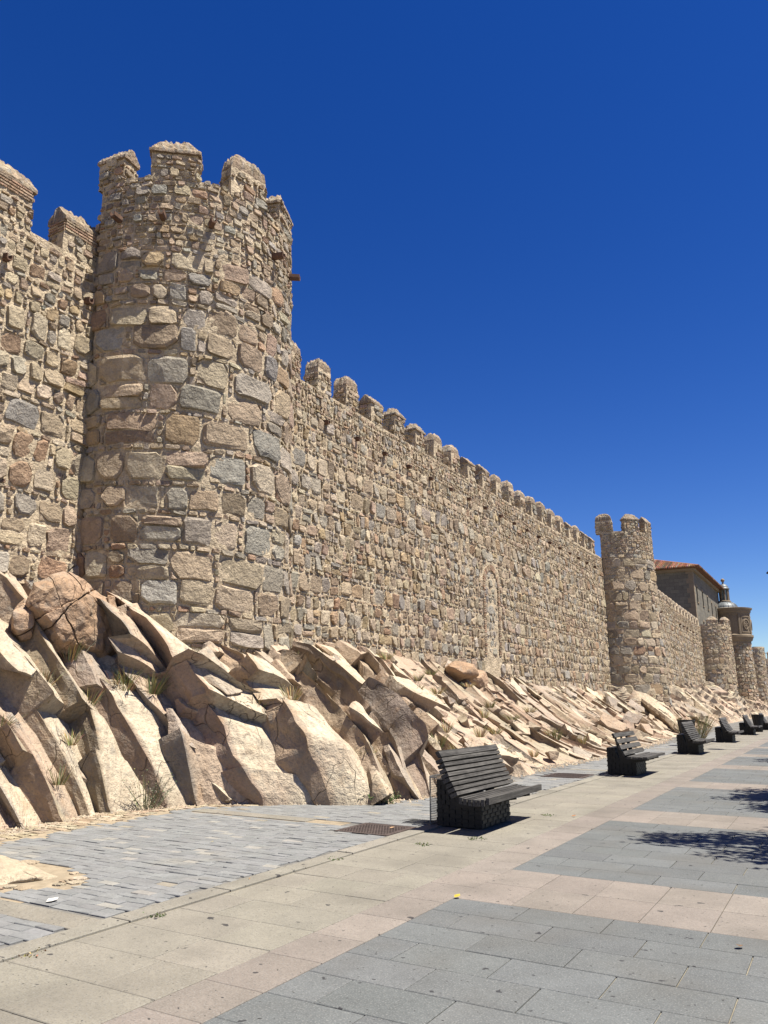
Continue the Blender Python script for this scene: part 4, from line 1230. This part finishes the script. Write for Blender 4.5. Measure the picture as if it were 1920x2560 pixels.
for q in WIN:
    y0_, y1_, z0_, z1_ = q
    f = MB()
    t = .09
    f.box((BX - .26, y0_, z0_), (BX - .2, y0_ + t, z1_)); f.box((BX - .26, y1_ - t, z0_), (BX - .2, y1_, z1_))
    f.box((BX - .26, y0_ + t, z0_), (BX - .2, y1_ - t, z0_ + t)); f.box((BX - .26, y0_ + t, z1_ - t), (BX - .2, y1_ - t, z1_)); f.box((BX - .255, (y0_ + y1_) / 2 - .03, z0_ + t), (BX - .205, (y0_ + y1_) / 2 + .03, z1_ - t))
    fo = f.build('window', 'dark', pal_)
    MB().box((BX - .25, y0_ + t, z0_ + t), (BX - .24, y1_ - t, z1_ - t)).build('pane', 'dark', fo)
    MB().box((BX - .02, y0_ - .12, z0_ - .16), (BX + .09, y1_ + .12, z0_ - .02)).build('sill', 'dressed', fo)
    MB().box((BX + .002, y0_ - .14, z1_ + .0), (BX + .035, y1_ + .14, z1_ + .24)).build('lintel', 'dressed', fo)
# cornice, quoins
mb = MB(); mb.box((BX - .2, BY0 - .28, BZ - .22), (BX + .28, BY1, BZ + .1)); mb.box((BX0, BY0 - .28, BZ - .221), (BX - .2, BY0 + .1, BZ + .099)); mb.build('cornice', 'dressed', pal_)
for k in range(20):
    z = 5.4 + k * .56; l = .75 if k % 2 else .48
    MB().box((BX - l, BY0 - .025, z), (BX + .025, BY0 + (.48 if k % 2 else .75), z + .54)).build('quoin', 'dressed', pal_)
# roof: hipped, tile rows running down the slope
OV, RZ = .85, .36
ex, ey, ez = BX + OV, BY0 - OV, BZ + .12
hw = (ex - (BX0 - OV)) / 2
rf = MB()
ridge = ez + hw * RZ
c1, c2 = (ex - hw, ey + hw, ridge), (ex - hw, BY1 + OV - hw, ridge)
e1, e2, e3, e4 = (ex, ey, ez), (ex, BY1 + OV, ez), (ex - 2 * hw, BY1 + OV, ez), (ex - 2 * hw, ey, ez)
rf.add([e1, e2, e3, e4, c1, c2], [(0, 1, 5, 4), (3, 0, 4), (2, 3, 4, 5), (1, 2, 5), (3, 2, 1, 0)], (.17, .085, .055))
roof = rf.build('roof', 'tile', pal_)
rgt = random.Random(6)
def tile_row(p, q):
    mb = MB(); p, q = Vector(p), Vector(q)
    L = (q - p).length; n = max(1, int(L / .5)); d = (q - p) / n
    c = tone(rgt, [(3, (.27, .125, .075)), (2, (.33, .19, .125)), (1.4, (.16, .095, .07)), (.8, (.40, .28, .2))])
    for i in range(n):
        ck = tuple(x * rgt.uniform(.75, 1.25) for x in c)
        mb.tube(p + d * i + Vector((0, 0, .03)), p + d * (i + 1.06) + Vector((0, 0, .0)), .105, .085, 7, ck)
    mb.build('tile_row', 'tile', roof)
x = ex - .1
while x > ex - hw:     # the slope towards the tower
    d = ex - x
    tile_row((x, ey - .06, ez + .05), (x, ey + d, ez + d * RZ + .05)); x -= .235
y = ey + .15
while y < BY1 + OV:    # the slope towards the street
    d = min(y - ey, hw, BY1 + OV - y)
    if d > .2: tile_row((ex + .06, y, ez + .05), (ex - d, y, ez + d * RZ + .05))
    y += .27
mb = MB(); mb.tube((ex, ey, ez + .08), c1, .13, .13, 8, (.36, .17, .1)); mb.build('hip_tile', 'tile', roof)
# lower wing behind with its own red roof, beside the lantern
wg = empty('rear_wing', (-15, 121, 4), 'low palace wing with a red roof just left of the chapel lantern', 'building')
MB().box((-22, 116.6, 3), (-14.6, 126, 15.2)).build('wall', 'ashlar', wg)
rfm = MB(); rfm.prism([(-22.5, 15.2), (-14.0, 15.2), (-18.2, 16.9)], 'y', 116.5, 126.4, (.32, .15, .08)); rfm.build('roof', 'tile', wg)

# ================================================================== DOMED CHAPEL TOWER
KX, KY = -12.0, 114.75
ch = empty('chapel_tower', (KX, KY, 1.5), 'round chapel tower with carved shield, cornice, dome and lantern', 'tower')
surf = tower_surf(KY, 1.95, cx=KX, batter=.035)
mb = MB(); mb.lathe([(2.12, .5), (1.90, 9.3), (0, 9.3)], (KX, KY, 0), 32); mb.build('tower_core', 'mortar', ch)
sd = layout(-3.6, 3.6, 1.6, 9.25, random.Random(31), lambda t: (.34, .52), filler=.3, chink=.1)
masonry(ch, surf, sd, 32, PAL_TOP, n_ind=90, keep=lambda s, t: t < 9.25, fine=False)
prof = [(1.97, 9.2), (2.05, 9.25), (2.05, 9.5), (2.22, 9.6), (2.34, 9.95), (2.42, 10.05), (2.42, 10.3), (2.26, 10.36), (2.2, 10.45), (2.2, 13.0), (2.26, 13.05), (2.26, 13.25), (2.36, 13.35), (2.40, 13.62), (2.56, 13.72), (2.60, 13.9), (2.2, 13.98), (0, 14.0)]
mb = MB(); mb.lathe(prof, (KX, KY, 0), 56); mb.build('drum', 'dressed', ch)
def curved_box(a0, a1, z0, z1, r0, r1, n=6):
    mb = MB(); V = []
    for i in range(n + 1):
        t = R(a0 + (a1 - a0) * i / n)
        for r, z in ((r0, z0), (r1, z0), (r1, z1), (r0, z1)): V.append((KX + r * math.cos(t), KY + r * math.sin(t), z))
    F = []
    for i in range(n):
        for k in range(4): F.append((i * 4 + k, i * 4 + (k + 1) % 4, (i + 1) * 4 + (k + 1) % 4, (i + 1) * 4 + k))
    F += [(3, 2, 1, 0), tuple(n * 4 + k for k in range(4))]
    return mb.add(V, F)
for a in (-95, -62, -14, 30): curved_box(a - 3.5, a + 3.5, 10.4, 13.04, 2.15, 2.32).build('pilaster', 'dressed', ch)
for a0, a1 in ((-56, -20), (-8, 24)):
    for q in ((a0, a1, 10.6, 10.75), (a0, a1, 12.65, 12.8), (a0, a0 + 3, 10.76, 12.64), (a1 - 3, a1, 10.76, 12.64)):
        curved_box(*q, 2.18, 2.28).build('panel_moulding', 'dressed', ch)
# carved shield: oval rim with a five-petalled boss
def shield(a):
    th = R(a); o = Vector((KX + 2.2 * math.cos(th), KY + 2.2 * math.sin(th), 11.7)); nrm = Vector((math.cos(th), math.sin(th), 0)); sd_ = Vector((-math.sin(th), math.cos(th), 0)); up = Vector((0, 0, 1))
    mb = MB(); n = 24
    V = []
    for rr, hh_ in ((1.0, .0), (1.0, .13), (.8, .15), (.74, .05), (.1, .10)):
        for i in range(n):
            t = 2 * PI * i / n; V.append(o + sd_ * (.5 * rr * math.cos(t)) + up * (.74 * rr * math.sin(t)) + nrm * hh_)
    F = [(k * n + i, k * n + (i + 1) % n, (k + 1) * n + (i + 1) % n, (k + 1) * n + i) for k in range(4) for i in range(n)] + [tuple(4 * n + i for i in range(n))]
    mb.add(V, F); s_ = mb.build('shield', 'dressed', ch)
    mb = MB()
    for k in range(6):
        t = 2 * PI * k / 6; c = o + sd_ * (.2 * math.cos(t)) + up * (.3 * math.sin(t)) + nrm * .08
        mb.tube(c - nrm * .05, c + nrm * .10, .1, .04, 7)
    mb.build('boss', 'dressed', s_)
shield(-38); shield(8)
DX, DY = KX - .75, KY + .6
mb = MB(); dp = [(1.62, 13.95), (1.62, 14.08)] + [(1.55 * math.cos(t), 14.08 + 1.0 * math.sin(t)) for t in np.linspace(.0, 1.16, 9)]
mb.lathe(dp + [(0, dp[-1][1])], (DX, DY, 0), 40); dome = mb.build('dome', 'lead', ch, smooth=True)
for k in range(16):
    t = 2 * PI * k / 16; mb = MB()
    pr = [(1.57 * math.cos(q), 14.08 + 1.02 * math.sin(q)) for q in np.linspace(.0, 1.16, 7)]
    for (ra, za), (rb, zb) in zip(pr, pr[1:]): mb.tube((DX + ra * math.cos(t), DY + ra * math.sin(t), za), (DX + rb * math.cos(t), DY + rb * math.sin(t), zb), .03, .03, 5)
    mb.build('rib', 'lead', dome)
zt = dp[-1][1]
mb = MB(); mb.lathe([(.82, zt - .1), (.82, zt + .12), (.7, zt + .18), (0, zt + .18)], (DX, DY, 0), 24); lan = mb.build('lantern', 'dressed', ch)
z0_ = zt + .18
mb = MB(); mb.lathe([(.5, z0_), (.5, z0_ + 1.5)], (DX, DY, 0), 16); mb.build('lantern_glass', 'glass', lan)
for k in range(8):
    t = 2 * PI * k / 8 + .2; mb = MB(); mb.tube((DX + .56 * math.cos(t), DY + .56 * math.sin(t), z0_), (DX + .56 * math.cos(t), DY + .56 * math.sin(t), z0_ + 1.5), .11, .11, 6); mb.build('column', 'dressed', lan)
mb = MB(); mb.lathe([(.66, z0_ + 1.5), (.78, z0_ + 1.58), (.78, z0_ + 1.68), (.66, z0_ + 1.72)] + [(.64 * math.cos(q), z0_ + 1.72 + .62 * math.sin(q)) for q in np.linspace(0, 1.35, 7)] + [(.12, z0_ + 2.42), (.16, z0_ + 2.5), (.08, z0_ + 2.56), (.1, z0_ + 2.6)], (DX, DY, 0), 24); mb.build('lantern_cap', 'lead', lan, smooth=True)
mb = MB(); mb.lathe([(.02, z0_ + 2.6)] + [(.26 * math.sin(q), z0_ + 2.84 - .26 * math.cos(q)) for q in np.linspace(.2, PI - .02, 9)], (DX, DY, 0), 14); mb.build('finial_ball', 'dressed', lan, smooth=True)
# ================================================================== BENCHES
def make_bench(style, label, seed):
    """root at the middle of the base, street side +X, long side along Y"""
    rgB = random.Random(seed)
    root = empty('park_bench', (0, 0, 0), label, 'bench', 'benches along the kerb')
    def gy():
        k = rgB.uniform(.7, 1.3); return tuple(x * k for x in (.070, .066, .062))
    a, b = Vector((.20, 0, .47)), Vector((.005, 0, .86))
    along = (b - a).normalized(); out = Vector((along.z, 0, -along.x))
    H = .95
    def board(c, half, depth, direction, nrm, ln=H, name='back_slat'):
        """c centre of the front face"""
        mb = MB(); e = .004
        j = rgB.uniform(-.012, .012); sag = rgB.uniform(-.004, .004)
        V = []
        for yy_ in (-ln + j, 0.0, ln + j):
            k = sag if yy_ == 0 else 0
            for s, dpt in ((-half, 0), (half, 0), (half, -depth), (-half, -depth)):
                q = c + direction * (s * .98 + k) + nrm * dpt; V.append((q.x, yy_, q.z))
        F = [(3, 2, 1, 0), (8, 9, 10, 11)]
        for i in (0, 4):
            for k in range(4): F.append((i + k, i + (k + 1) % 4, i + 4 + (k + 1) % 4, i + 4 + k))
        mb.add(V, F, gy()); return mb.build(name, 'wood', root)
    if style == 'narrow':
        for i in range(8):
            t = i / 7; c = a.lerp(b, t) - out * (.012 * (1 - (2 * t - 1) ** 2))
            board(c, .0225, .10, along, out)
        board(b + along * .075 + out * .004, .042, .05, (along * .95 + out * -.1).normalized(), out)
    else:
        for i in range(4):
            board(a.lerp(b, .06 + i * .318) + out * -.01, .048, .045, along, out)
    if style == 'narrow':
        for i in range(7):
            x = .245 + i * .058
            board(Vector((x, 0, .425 - .018 * math.sin(PI * i / 6) + (.012 if i == 6 else 0))), .0225, .075, Vector((1, 0, 0)), Vector((0, 0, 1)), name='seat_slat')
    else:
        for i in range(4):
            board(Vector((.28 + i * .112, 0, .425 - .01 * math.sin(PI * i / 3))), .05, .045, Vector((1, 0, 0)), Vector((0, 0, 1)), name='seat_slat')
    # L brackets carrying the slats
    for yb in (-.50, 0.0, .50):
        mb = MB()
        pr = [(-.12, .84), (-.095, .86), (.07, .40), (.18, .35), (.60, .365), (.60, .33), (.15, .25), (-.02, .25)]
        mb.prism(pr, 'y', yb - .012, yb + .012); mb.build('bracket', 'iron', root)
    # base: dark box wrapped in woven metal strips, low under the seat, high behind the backrest
    mb = MB(); x0, x1, xm = -.33, .33, -.13
    mb.prism([(x0 + .02, .01), (x1 - .02, .01), (x1 - .02, .27), (-.03, .27), (xm - .02, .575), (x0 + .02, .575)], 'y', -.48, .48); base = mb.build('base', 'iron', root)
    def weave(o, du, W, Hh, name, flip=1):
        mb = MB(); nx = max(3, int(W / .085)); nz = max(3, int(Hh / .05)); dx, dz = W / nx, Hh / nz
        nr = Vector((0, 0, 1)).cross(Vector(du)) * flip
        for i in range(nx):
            for k in range(nz):
                up_ = (i + k) % 2
                h = .014 if up_ else .004
                c0 = Vector(o) + Vector(du) * (i * dx) + Vector((0, 0, k * dz))
                p = [c0 + Vector((0, 0, .006)), c0 + Vector(du) * dx + Vector((0, 0, .006)), c0 + Vector(du) * dx + Vector((0, 0, dz - .006)), c0 + Vector((0, 0, dz - .006))]
                q = [p[0] + nr * h + Vector(du) * .006, p[1] + nr * h - Vector(du) * .006, p[2] + nr * h - Vector(du) * .006, p[3] + nr * h + Vector(du) * .006]
                mb.add(p + q, [(4, 5, 6, 7), (0, 1, 5, 4), (1, 2, 6, 5), (2, 3, 7, 6), (3, 0, 4, 7)])
        return mb.build(name, 'iron', base)
    weave((x1 - .018, -.48, .012), (0, 1, 0), .96, .258, 'woven_panel', -1)
    weave((x0 + .018, -.48, .012), (0, 1, 0), .96, .56, 'woven_panel', 1)
    weave((x0 + .02, -.482, .012), (1, 0, 0), .62, .258, 'woven_panel', -1)
    weave((x0 + .02, .482, .012), (1, 0, 0), .62, .258, 'woven_panel', 1)
    weave((x0 + .02, -.482, .27), (1, 0, 0), .19, .30, 'woven_panel', -1)
    return root
def wire_panel(root):
    """mesh panel come loose behind the base of the nearest bench"""
    mb = MB()
    x = -.40
    for i in range(15):
        y = -.50 + i * .03
        mb.tube((x, y, .02), (x, y, .60), .003, .003, 4)
    for i in range(20):
        z = .02 + i * .03
        mb.tube((x, -.50, z), (x, -.08, z), .003, .003, 4)
    for p, q in (((x, -.5, .01), (x, -.5, .61)), ((x, -.08, .01), (x, -.08, .61)), ((x, -.5, .61), (x, -.08, .61)), ((x, -.5, .6), (-.31, -.49, .6))): mb.tube(p, q, .009, .009, 5)
    mb.build('wire_mesh_panel', 'steel', root)
    mb = MB()
    for i in range(13):
        t = i * .035
        mb.tube((-.40 - t, -.5, .02 + .02 * math.sin(t * 20)), (-.42 - t, -.15, .015), .003, .003, 4)
        mb.tube((-.40, -.5 + t * .8, .02), (-.82, -.5 + t * .75, .012), .003, .003, 4)
    mb.build('fallen_mesh', 'steel', root)
def copy_tree(o, parent=None):
    c = o.copy(); COL.objects.link(c); c.parent = parent
    for chd in list(o.children): copy_tree(chd, c)
    return c
b1 = make_bench('narrow', 'nearest weathered slatted bench on a woven black metal base', 1)
b2 = make_bench('wide', 'bench with four wide spaced back boards, second along the kerb', 2)
b3 = make_bench('narrow', 'slatted bench just before the flared litter bin, third along the kerb', 3)
BXC = -4.45
far_labels = ['fourth slatted bench along the kerb, beyond the flared litter bin', 'fifth slatted bench along the kerb', 'sixth slatted bench along the kerb, small in the distance', 'farthest slatted bench of the row, at the right edge']
copies = [copy_tree(b3) for _ in far_labels]
for o, l, y in zip(copies, far_labels, (35.6, 44.1, 52.6, 61.1)):
    o['label'] = l; o.location = (BXC, y, .002)
wire_panel(b1)
b1.location = (BXC, 10.05, .002); b2.location = (BXC, 18.6, .002); b3.location = (BXC, 27.1, .002)

def bin_(x, y, label):
    root = empty('litter_bin', (x, y, 0), label, 'litter bin', 'litter bins')
    mb = MB(); mb.lathe([(.0, .02), (.17, .02), (.18, .05), (.30, .86), (.32, .88), (.32, .93), (.28, .93), (.16, .12), (0, .12)], (x, y, 0), 20); mb.build('bin_body', 'iron', root)
    for k in range(12):
        t = 2 * PI * k / 12; mb = MB(); mb.tube((x + .19 * math.cos(t), y + .19 * math.sin(t), .05), (x + .305 * math.cos(t), y + .305 * math.sin(t), .86), .012, .012, 4); mb.build('bar', 'iron', root)
    mb = MB(); mb.lathe([(.0, .0), (.2, .0), (.2, .03), (0, .03)], (x, y, 0), 16); mb.build('bin_foot', 'iron', root)
bin_(-5.25, 31.5, 'dark flared litter bin standing behind the third bench')
bin_(-4.3, 48.3, 'dark litter bin between the distant benches at the right edge')

# ================================================================== IRON COVERS
for (xa, xb, ya, yb), l in zip(HOLES, ('rusty iron inspection cover beside the nearest bench', 'rusty iron inspection cover before the second bench')):
    r_ = empty('manhole_cover', ((xa + xb) / 2, (ya + yb) / 2, 0), l, 'cover', 'inspection covers')
    MB().box((xa + .02, ya + .02, -.02), (xb - .02, yb - .02, .006)).build('plate', 'cover', r_)
    f = MB()
    f.box((xa - .03, ya - .03, -.02), (xb + .03, ya + .018, .008)); f.box((xa - .03, yb - .018, -.02), (xb + .03, yb + .03, .008)); f.box((xa - .03, ya + .018, -.02), (xa + .018, yb - .018, .0081)); f.box((xb - .018, ya + .018, -.02), (xb + .03, yb - .018, .0081))
    f.build('frame', 'cover', r_)
    t = MB(); i = 0; y = ya + .04
    while y < yb - .05:
        x = xa + .04 + (.02 if i % 2 else 0)
        while x < xb - .05:
            t.box((x, y, .0055), (x + .026, y + .010, .0095)) if (int((x + y) * 50) % 2) else t.box((x + .008, y - .008, .0055), (x + .018, y + .018, .0095)); x += .04
        y += .036; i += 1
    t.build('tread_pattern', 'cover', r_, kind='stuff')

# ================================================================== PLANTS
def tuft(pos, h, n, spread, seed, label, cols, name='grass_tuft', cat='grass', lean=(0, 0), leaf=0.0, group=None, into=None):
    rgp = random.Random(seed); mb = into or MB()
    p0 = Vector(pos)
    for i in range(n):
        t = rgp.uniform(0, 2 * PI); r = spread * math.sqrt(rgp.random())
        b = p0 + Vector((r * .5 * math.cos(t), r * .5 * math.sin(t), -.03))
        hh_ = h * rgp.uniform(.45, 1.05)
        tip = b + Vector((r * math.cos(t) * 1.1 + lean[0] * hh_, r * math.sin(t) * 1.1 + lean[1] * hh_, hh_))
        mid = b.lerp(tip, .55) + Vector((0, 0, hh_ * .10))
        s = Vector((math.sin(t + 1), math.cos(t + 1), 0)) * rgp.uniform(.0035, .007)
        c = rgp.choice(cols); c = tuple(x * rgp.uniform(.7, 1.3) for x in c)
        mb.add([b - s, b + s, mid + s * .8, mid - s * .8, tip], [(0, 1, 2, 3), (3, 2, 4)], c)
        if leaf:
            for k in range(rgp.randint(3, 7)):
                q = b.lerp(mid, rgp.random() * .9 + .1) if rgp.random() < .5 else mid.lerp(tip, rgp.random())
                d = Vector((rgp.gauss(0, 1), rgp.gauss(0, 1), rgp.gauss(.2, .6))).normalized() * leaf * rgp.uniform(.6, 1.3)
                e = d.orthogonal().normalized() * leaf * .35
                mb.add([q, q + d * .5 + e, q + d, q + d * .5 - e], [(0, 1, 2, 3)], tuple(x * rgp.uniform(.7, 1.3) for x in rgp.choice(cols)))
    if into: return into
    o = mb.build(name, 'straw', None); tag(o, label, cat, group)
    return o
STRAW, OLIVE, GREEN = [(.50, .39, .19), (.42, .33, .16), (.55, .46, .27)], [(.16, .16, .07), (.22, .20, .09), (.30, .26, .12)], [(.07, .11, .035), (.10, .14, .05), (.14, .17, .07)]
def rk(x, y): p = zA(x, y); return (p[0] + .15, p[1] - .05, p[2] + .10)
tuft(rk(340, 560), .42, 130, .30, 1, 'dry yellow grass tuft just below the pink boulder', STRAW + OLIVE[1:])
tuft(rk(200, 690), .34, 110, .25, 2, 'brownish grass tuft on the ledge at far left of the rocks', STRAW[:1] + OLIVE)
tuft(rk(760, 720), .40, 150, .28, 3, 'olive green wiry tuft beside the big smooth rock slab', OLIVE)
tuft(rk(630, 660), .30, 90, .22, 4, 'small olive tuft between two rock slabs below the tower', OLIVE)
tuft(rk(670, 560), .26, 60, .16, 5, 'small straw-yellow weed high between the rocks below the tower', STRAW)
tuft(rk(345, 985), .24, 60, .14, 6, 'small dry ochre weed in the crack of the lower left rock', STRAW)
tuft(rk(280, 1190), .28, 60, .16, 7, 'sparse brown weed on the broad lower left rock face', STRAW[:1] + OLIVE)
tuft(rk(430, 780), .34, 80, .22, 8, 'wispy dry grass hanging in the deep cleft at left', STRAW + OLIVE)
tuft((-9.28, 8.85, 0), .62, 90, .30, 9, 'tall thin grey-green herb growing at the foot of the rocks', [(.20, .21, .12), (.26, .26, .16)], 'wild_herb', 'plant', leaf=.025)
tuft((-6.62, 11.25, 0), .20, 70, .28, 10, 'low dark green weed at the rock foot left of the nearest bench', GREEN, 'weed', 'plant', leaf=.04)
for i, (u, v) in enumerate(((640, 1985), (580, 2005), (420, 2008), (330, 2022), (735, 2000))):
    p = on_ground(u, v); tuft((p[0], p[1], 0), .16, 80, .3, 20 + i, ['short straw grass at the foot of the small blocky slab', 'thin straw at the foot of the big dark rock face', 'strip of dry litter under the dark rock hollow', 'dry straw round the foot of the grey-green herb', 'short dry stalks in the narrow gap between foot slabs'][i], STRAW)
rgc = random.Random(19); crev = MB(); crev.add([(0, 0, -.2)] * 3, [(0, 1, 2)])
for i in range(40):
    yq = rgc.uniform(6.3, 27); tq = rgc.uniform(.08, .9)
    P, N = slope_point(yq, tq); P = P + N * rgc.uniform(.05, .2)
    tuft(tuple(P), rgc.uniform(.16, .36), 90, rgc.uniform(.14, .28), 200 + i, '', rgc.choice([STRAW, STRAW + OLIVE, OLIVE]), into=crev)
crev.v[0:3] = [crev.v[4]] * 3
tag(crev.build('dry_grass', 'straw', None), 'sparse dry grass growing in the crevices of the rock slope', 'grass', kind='stuff')
tuft((-6.0, 38.0, 0), 1.25, 420, .8, 30, 'big yellow-green grass bush behind the litter bin by the pale rocks', OLIVE + STRAW[:2] + GREEN[2:], 'grass_bush', 'bush')
WEEDS = [(565, 2295 - 90, 'dry ochre moss pad on the kerb left of the iron cover', 'straw'), (1055, 2112, 'small green weed in the kerb joint nearest the iron cover', 'green'), (835, 2148, 'tiny green weed in the kerb joint left of the bench', 'green'), (1192, 2098, 'green weed in the pavement joint in front of the nearest bench', 'green'), (1370, 2039, 'tiny green weed in the pavement joint right of the nearest bench', 'green'), (380, 2291, 'dark green moss line in the kerb joint at lower left', 'green'), (75, 2387, 'brown dry weed on the kerb at the lower left edge', 'straw'), (1545, 1930, 'small weed beside the base of the second bench', 'green')]
for i, (u, v, l, k) in enumerate(WEEDS):
    if i == 0: u, v = 620, 2205
    p = on_ground(u, v); tuft((p[0], p[1], .005), .04, 36, .075, 40 + i, l, GREEN if k == 'green' else STRAW, 'pavement_weed', 'weed', leaf=.018)
# fallen leaves
rgl_ = random.Random(8)
for (u, v, l, c) in ((1143, 2246, 'yellow fallen leaf at the corner of the grey paving', (.55, .42, .05)), (365, 2046, 'small reddish dry leaf on the grey setts at left', (.25, .09, .05)), (980, 2073, 'curled pale brown leaf on the near iron cover', (.42, .27, .16)), (1850, 2372, 'dry brown leaf on the grey paving at right', (.2, .12, .07)), (1435, 2043, 'orange dry leaf on the pink paving right of the bench', (.45, .2, .08)), (130, 2256, 'white paper scrap on the setts beside the low rock', (.75, .74, .7)), (530, 2109, 'tan dry leaf in the middle of the setts', (.45, .36, .12))):
    p = on_ground(u, v); s = .035 if 'white' not in l else .055; t = rgl_.uniform(0, 6)
    a, b = Vector((math.cos(t), math.sin(t), 0)) * s, Vector((-math.sin(t), math.cos(t), 0)) * s * .6
    o = Vector((p[0], p[1], .014))
    mb = MB(); mb.add([o - a, o - a * .3 + b + Vector((0, 0, .012)), o + a * .5 + b * .8 + Vector((0, 0, .006)), o + a + Vector((0, 0, .016)), o + a * .4 - b + Vector((0, 0, .010)), o - a * .4 - b * .9 + Vector((0, 0, .004))], [(0, 1, 2, 3, 4, 5)], c)
    tag(mb.build('fallen_leaf' if 'white' not in l else 'paper_scrap', 'straw', None), l, 'leaf' if 'white' not in l else 'paper')

# ================================================================== STREET TREES (outside the frame; their shade falls into it) AND LAMP
def make_tree(seed):
    rgT = random.Random(seed)
    root = empty('street_tree', (0, 0, 0), 'young leafy street tree', 'tree', 'street trees')
    mb = MB(); mb.tube((0, 0, -.05), (.03, .02, 1.3), .10, .085, 9); mb.tube((.03, .02, 1.28), (0, .05, 2.9), .085, .06, 9)
    mb.build('trunk', 'bark', root)
    mb = MB(); ends = []
    for k in range(11):
        t = 2 * PI * k / 11 + rgT.uniform(-.3, .3); z = rgT.uniform(2.2, 3.0)
        e = Vector((1.15 * math.cos(t) * rgT.uniform(.6, 1.1), 1.15 * math.sin(t) * rgT.uniform(.6, 1.1), z + rgT.uniform(.4, 1.9)))
        mb.tube((0, .04, z), e, .035, .012, 6); ends.append(e)
        for j in range(3):
            e2 = e + Vector((rgT.uniform(-.5, .5), rgT.uniform(-.5, .5), rgT.uniform(-.4, .6))); mb.tube(e.lerp(Vector((0, 0, z)), rgT.uniform(0, .4)), e2, .014, .005, 4); ends.append(e2)
    mb.build('limbs', 'bark', root)
    V, F, C = [], [], []
    for i in range(9000):
        e = rgT.choice(ends); q = e + Vector([max(-.42, min(.42, rgT.gauss(0, .28))) for _ in range(3)])
        d = Vector((rgT.gauss(0, 1), rgT.gauss(0, 1), rgT.gauss(-.3, .5))).normalized() * .085; w_ = d.orthogonal().normalized() * .038
        n = len(V); V += [q - d, q + w_, q + d, q - w_]; F.append((n, n + 1, n + 2, n + 3)); C += [tuple(x * rgT.uniform(.7, 1.3) for x in (.05, .095, .03))] * 4
    mesh_object('crown', [tuple(v) for v in V], F, 'leaf', root, col=np.array(C))
    return root
t0 = make_tree(5)
spots_ = [(1.95, 10.4, 1.05, 0.0), (1.5, 15.2, 1.0, 1.3), (1.9, 20.4, .85, 2.2), (1.0, 25.3, .9, 4.0), (2.2, 30.5, .9, 5.0)]
lab = ['nearest street tree, shading the grey paving at the right edge', 'second street tree from the camera', 'third street tree from the camera', 'fourth street tree from the camera', 'fifth street tree from the camera']
for i, ((x, y, s, rz), l) in enumerate(zip(spots_, lab)):
    o = t0 if i == 0 else copy_tree(t0)
    o['label'] = l; o.location = (x, y, 0); o.rotation_euler = (0, 0, rz); o.scale = (s, s, s)
p = on_y(1919, 1440, 30.0)
lx, ly, lz = p[0] + .30, 30.0, p[2]
lr = empty('street_lamp', (lx, ly, 0), 'dark lantern of a street lamp peeking in at the right edge', 'street lamp')
mb = MB(); mb.tube((lx, ly, 0), (lx, ly, .9), .11, .08, 10); mb.tube((lx, ly, .9), (lx, ly, lz - .45), .055, .04, 10); mb.build('post', 'iron', lr)
mb = MB(); mb.lathe([(.05, lz - .45), (.14, lz - .40), (.15, lz - .36), (.05, lz - .36)], (lx, ly, 0), 6); mb.build('lantern_base', 'iron', lr)
mb = MB(); mb.lathe([(.14, lz - .36), (.24, lz + .1)], (lx, ly, 0), 6); mb.build('lantern_glass', 'glass', lr)
mb = MB(); mb.lathe([(.33, lz + .08), (.33, lz + .12), (.12, lz + .3), (.05, lz + .34), (.05, lz + .42), (0, lz + .48)], (lx, ly, 0), 6); mb.build('lantern_roof', 'iron', lr)
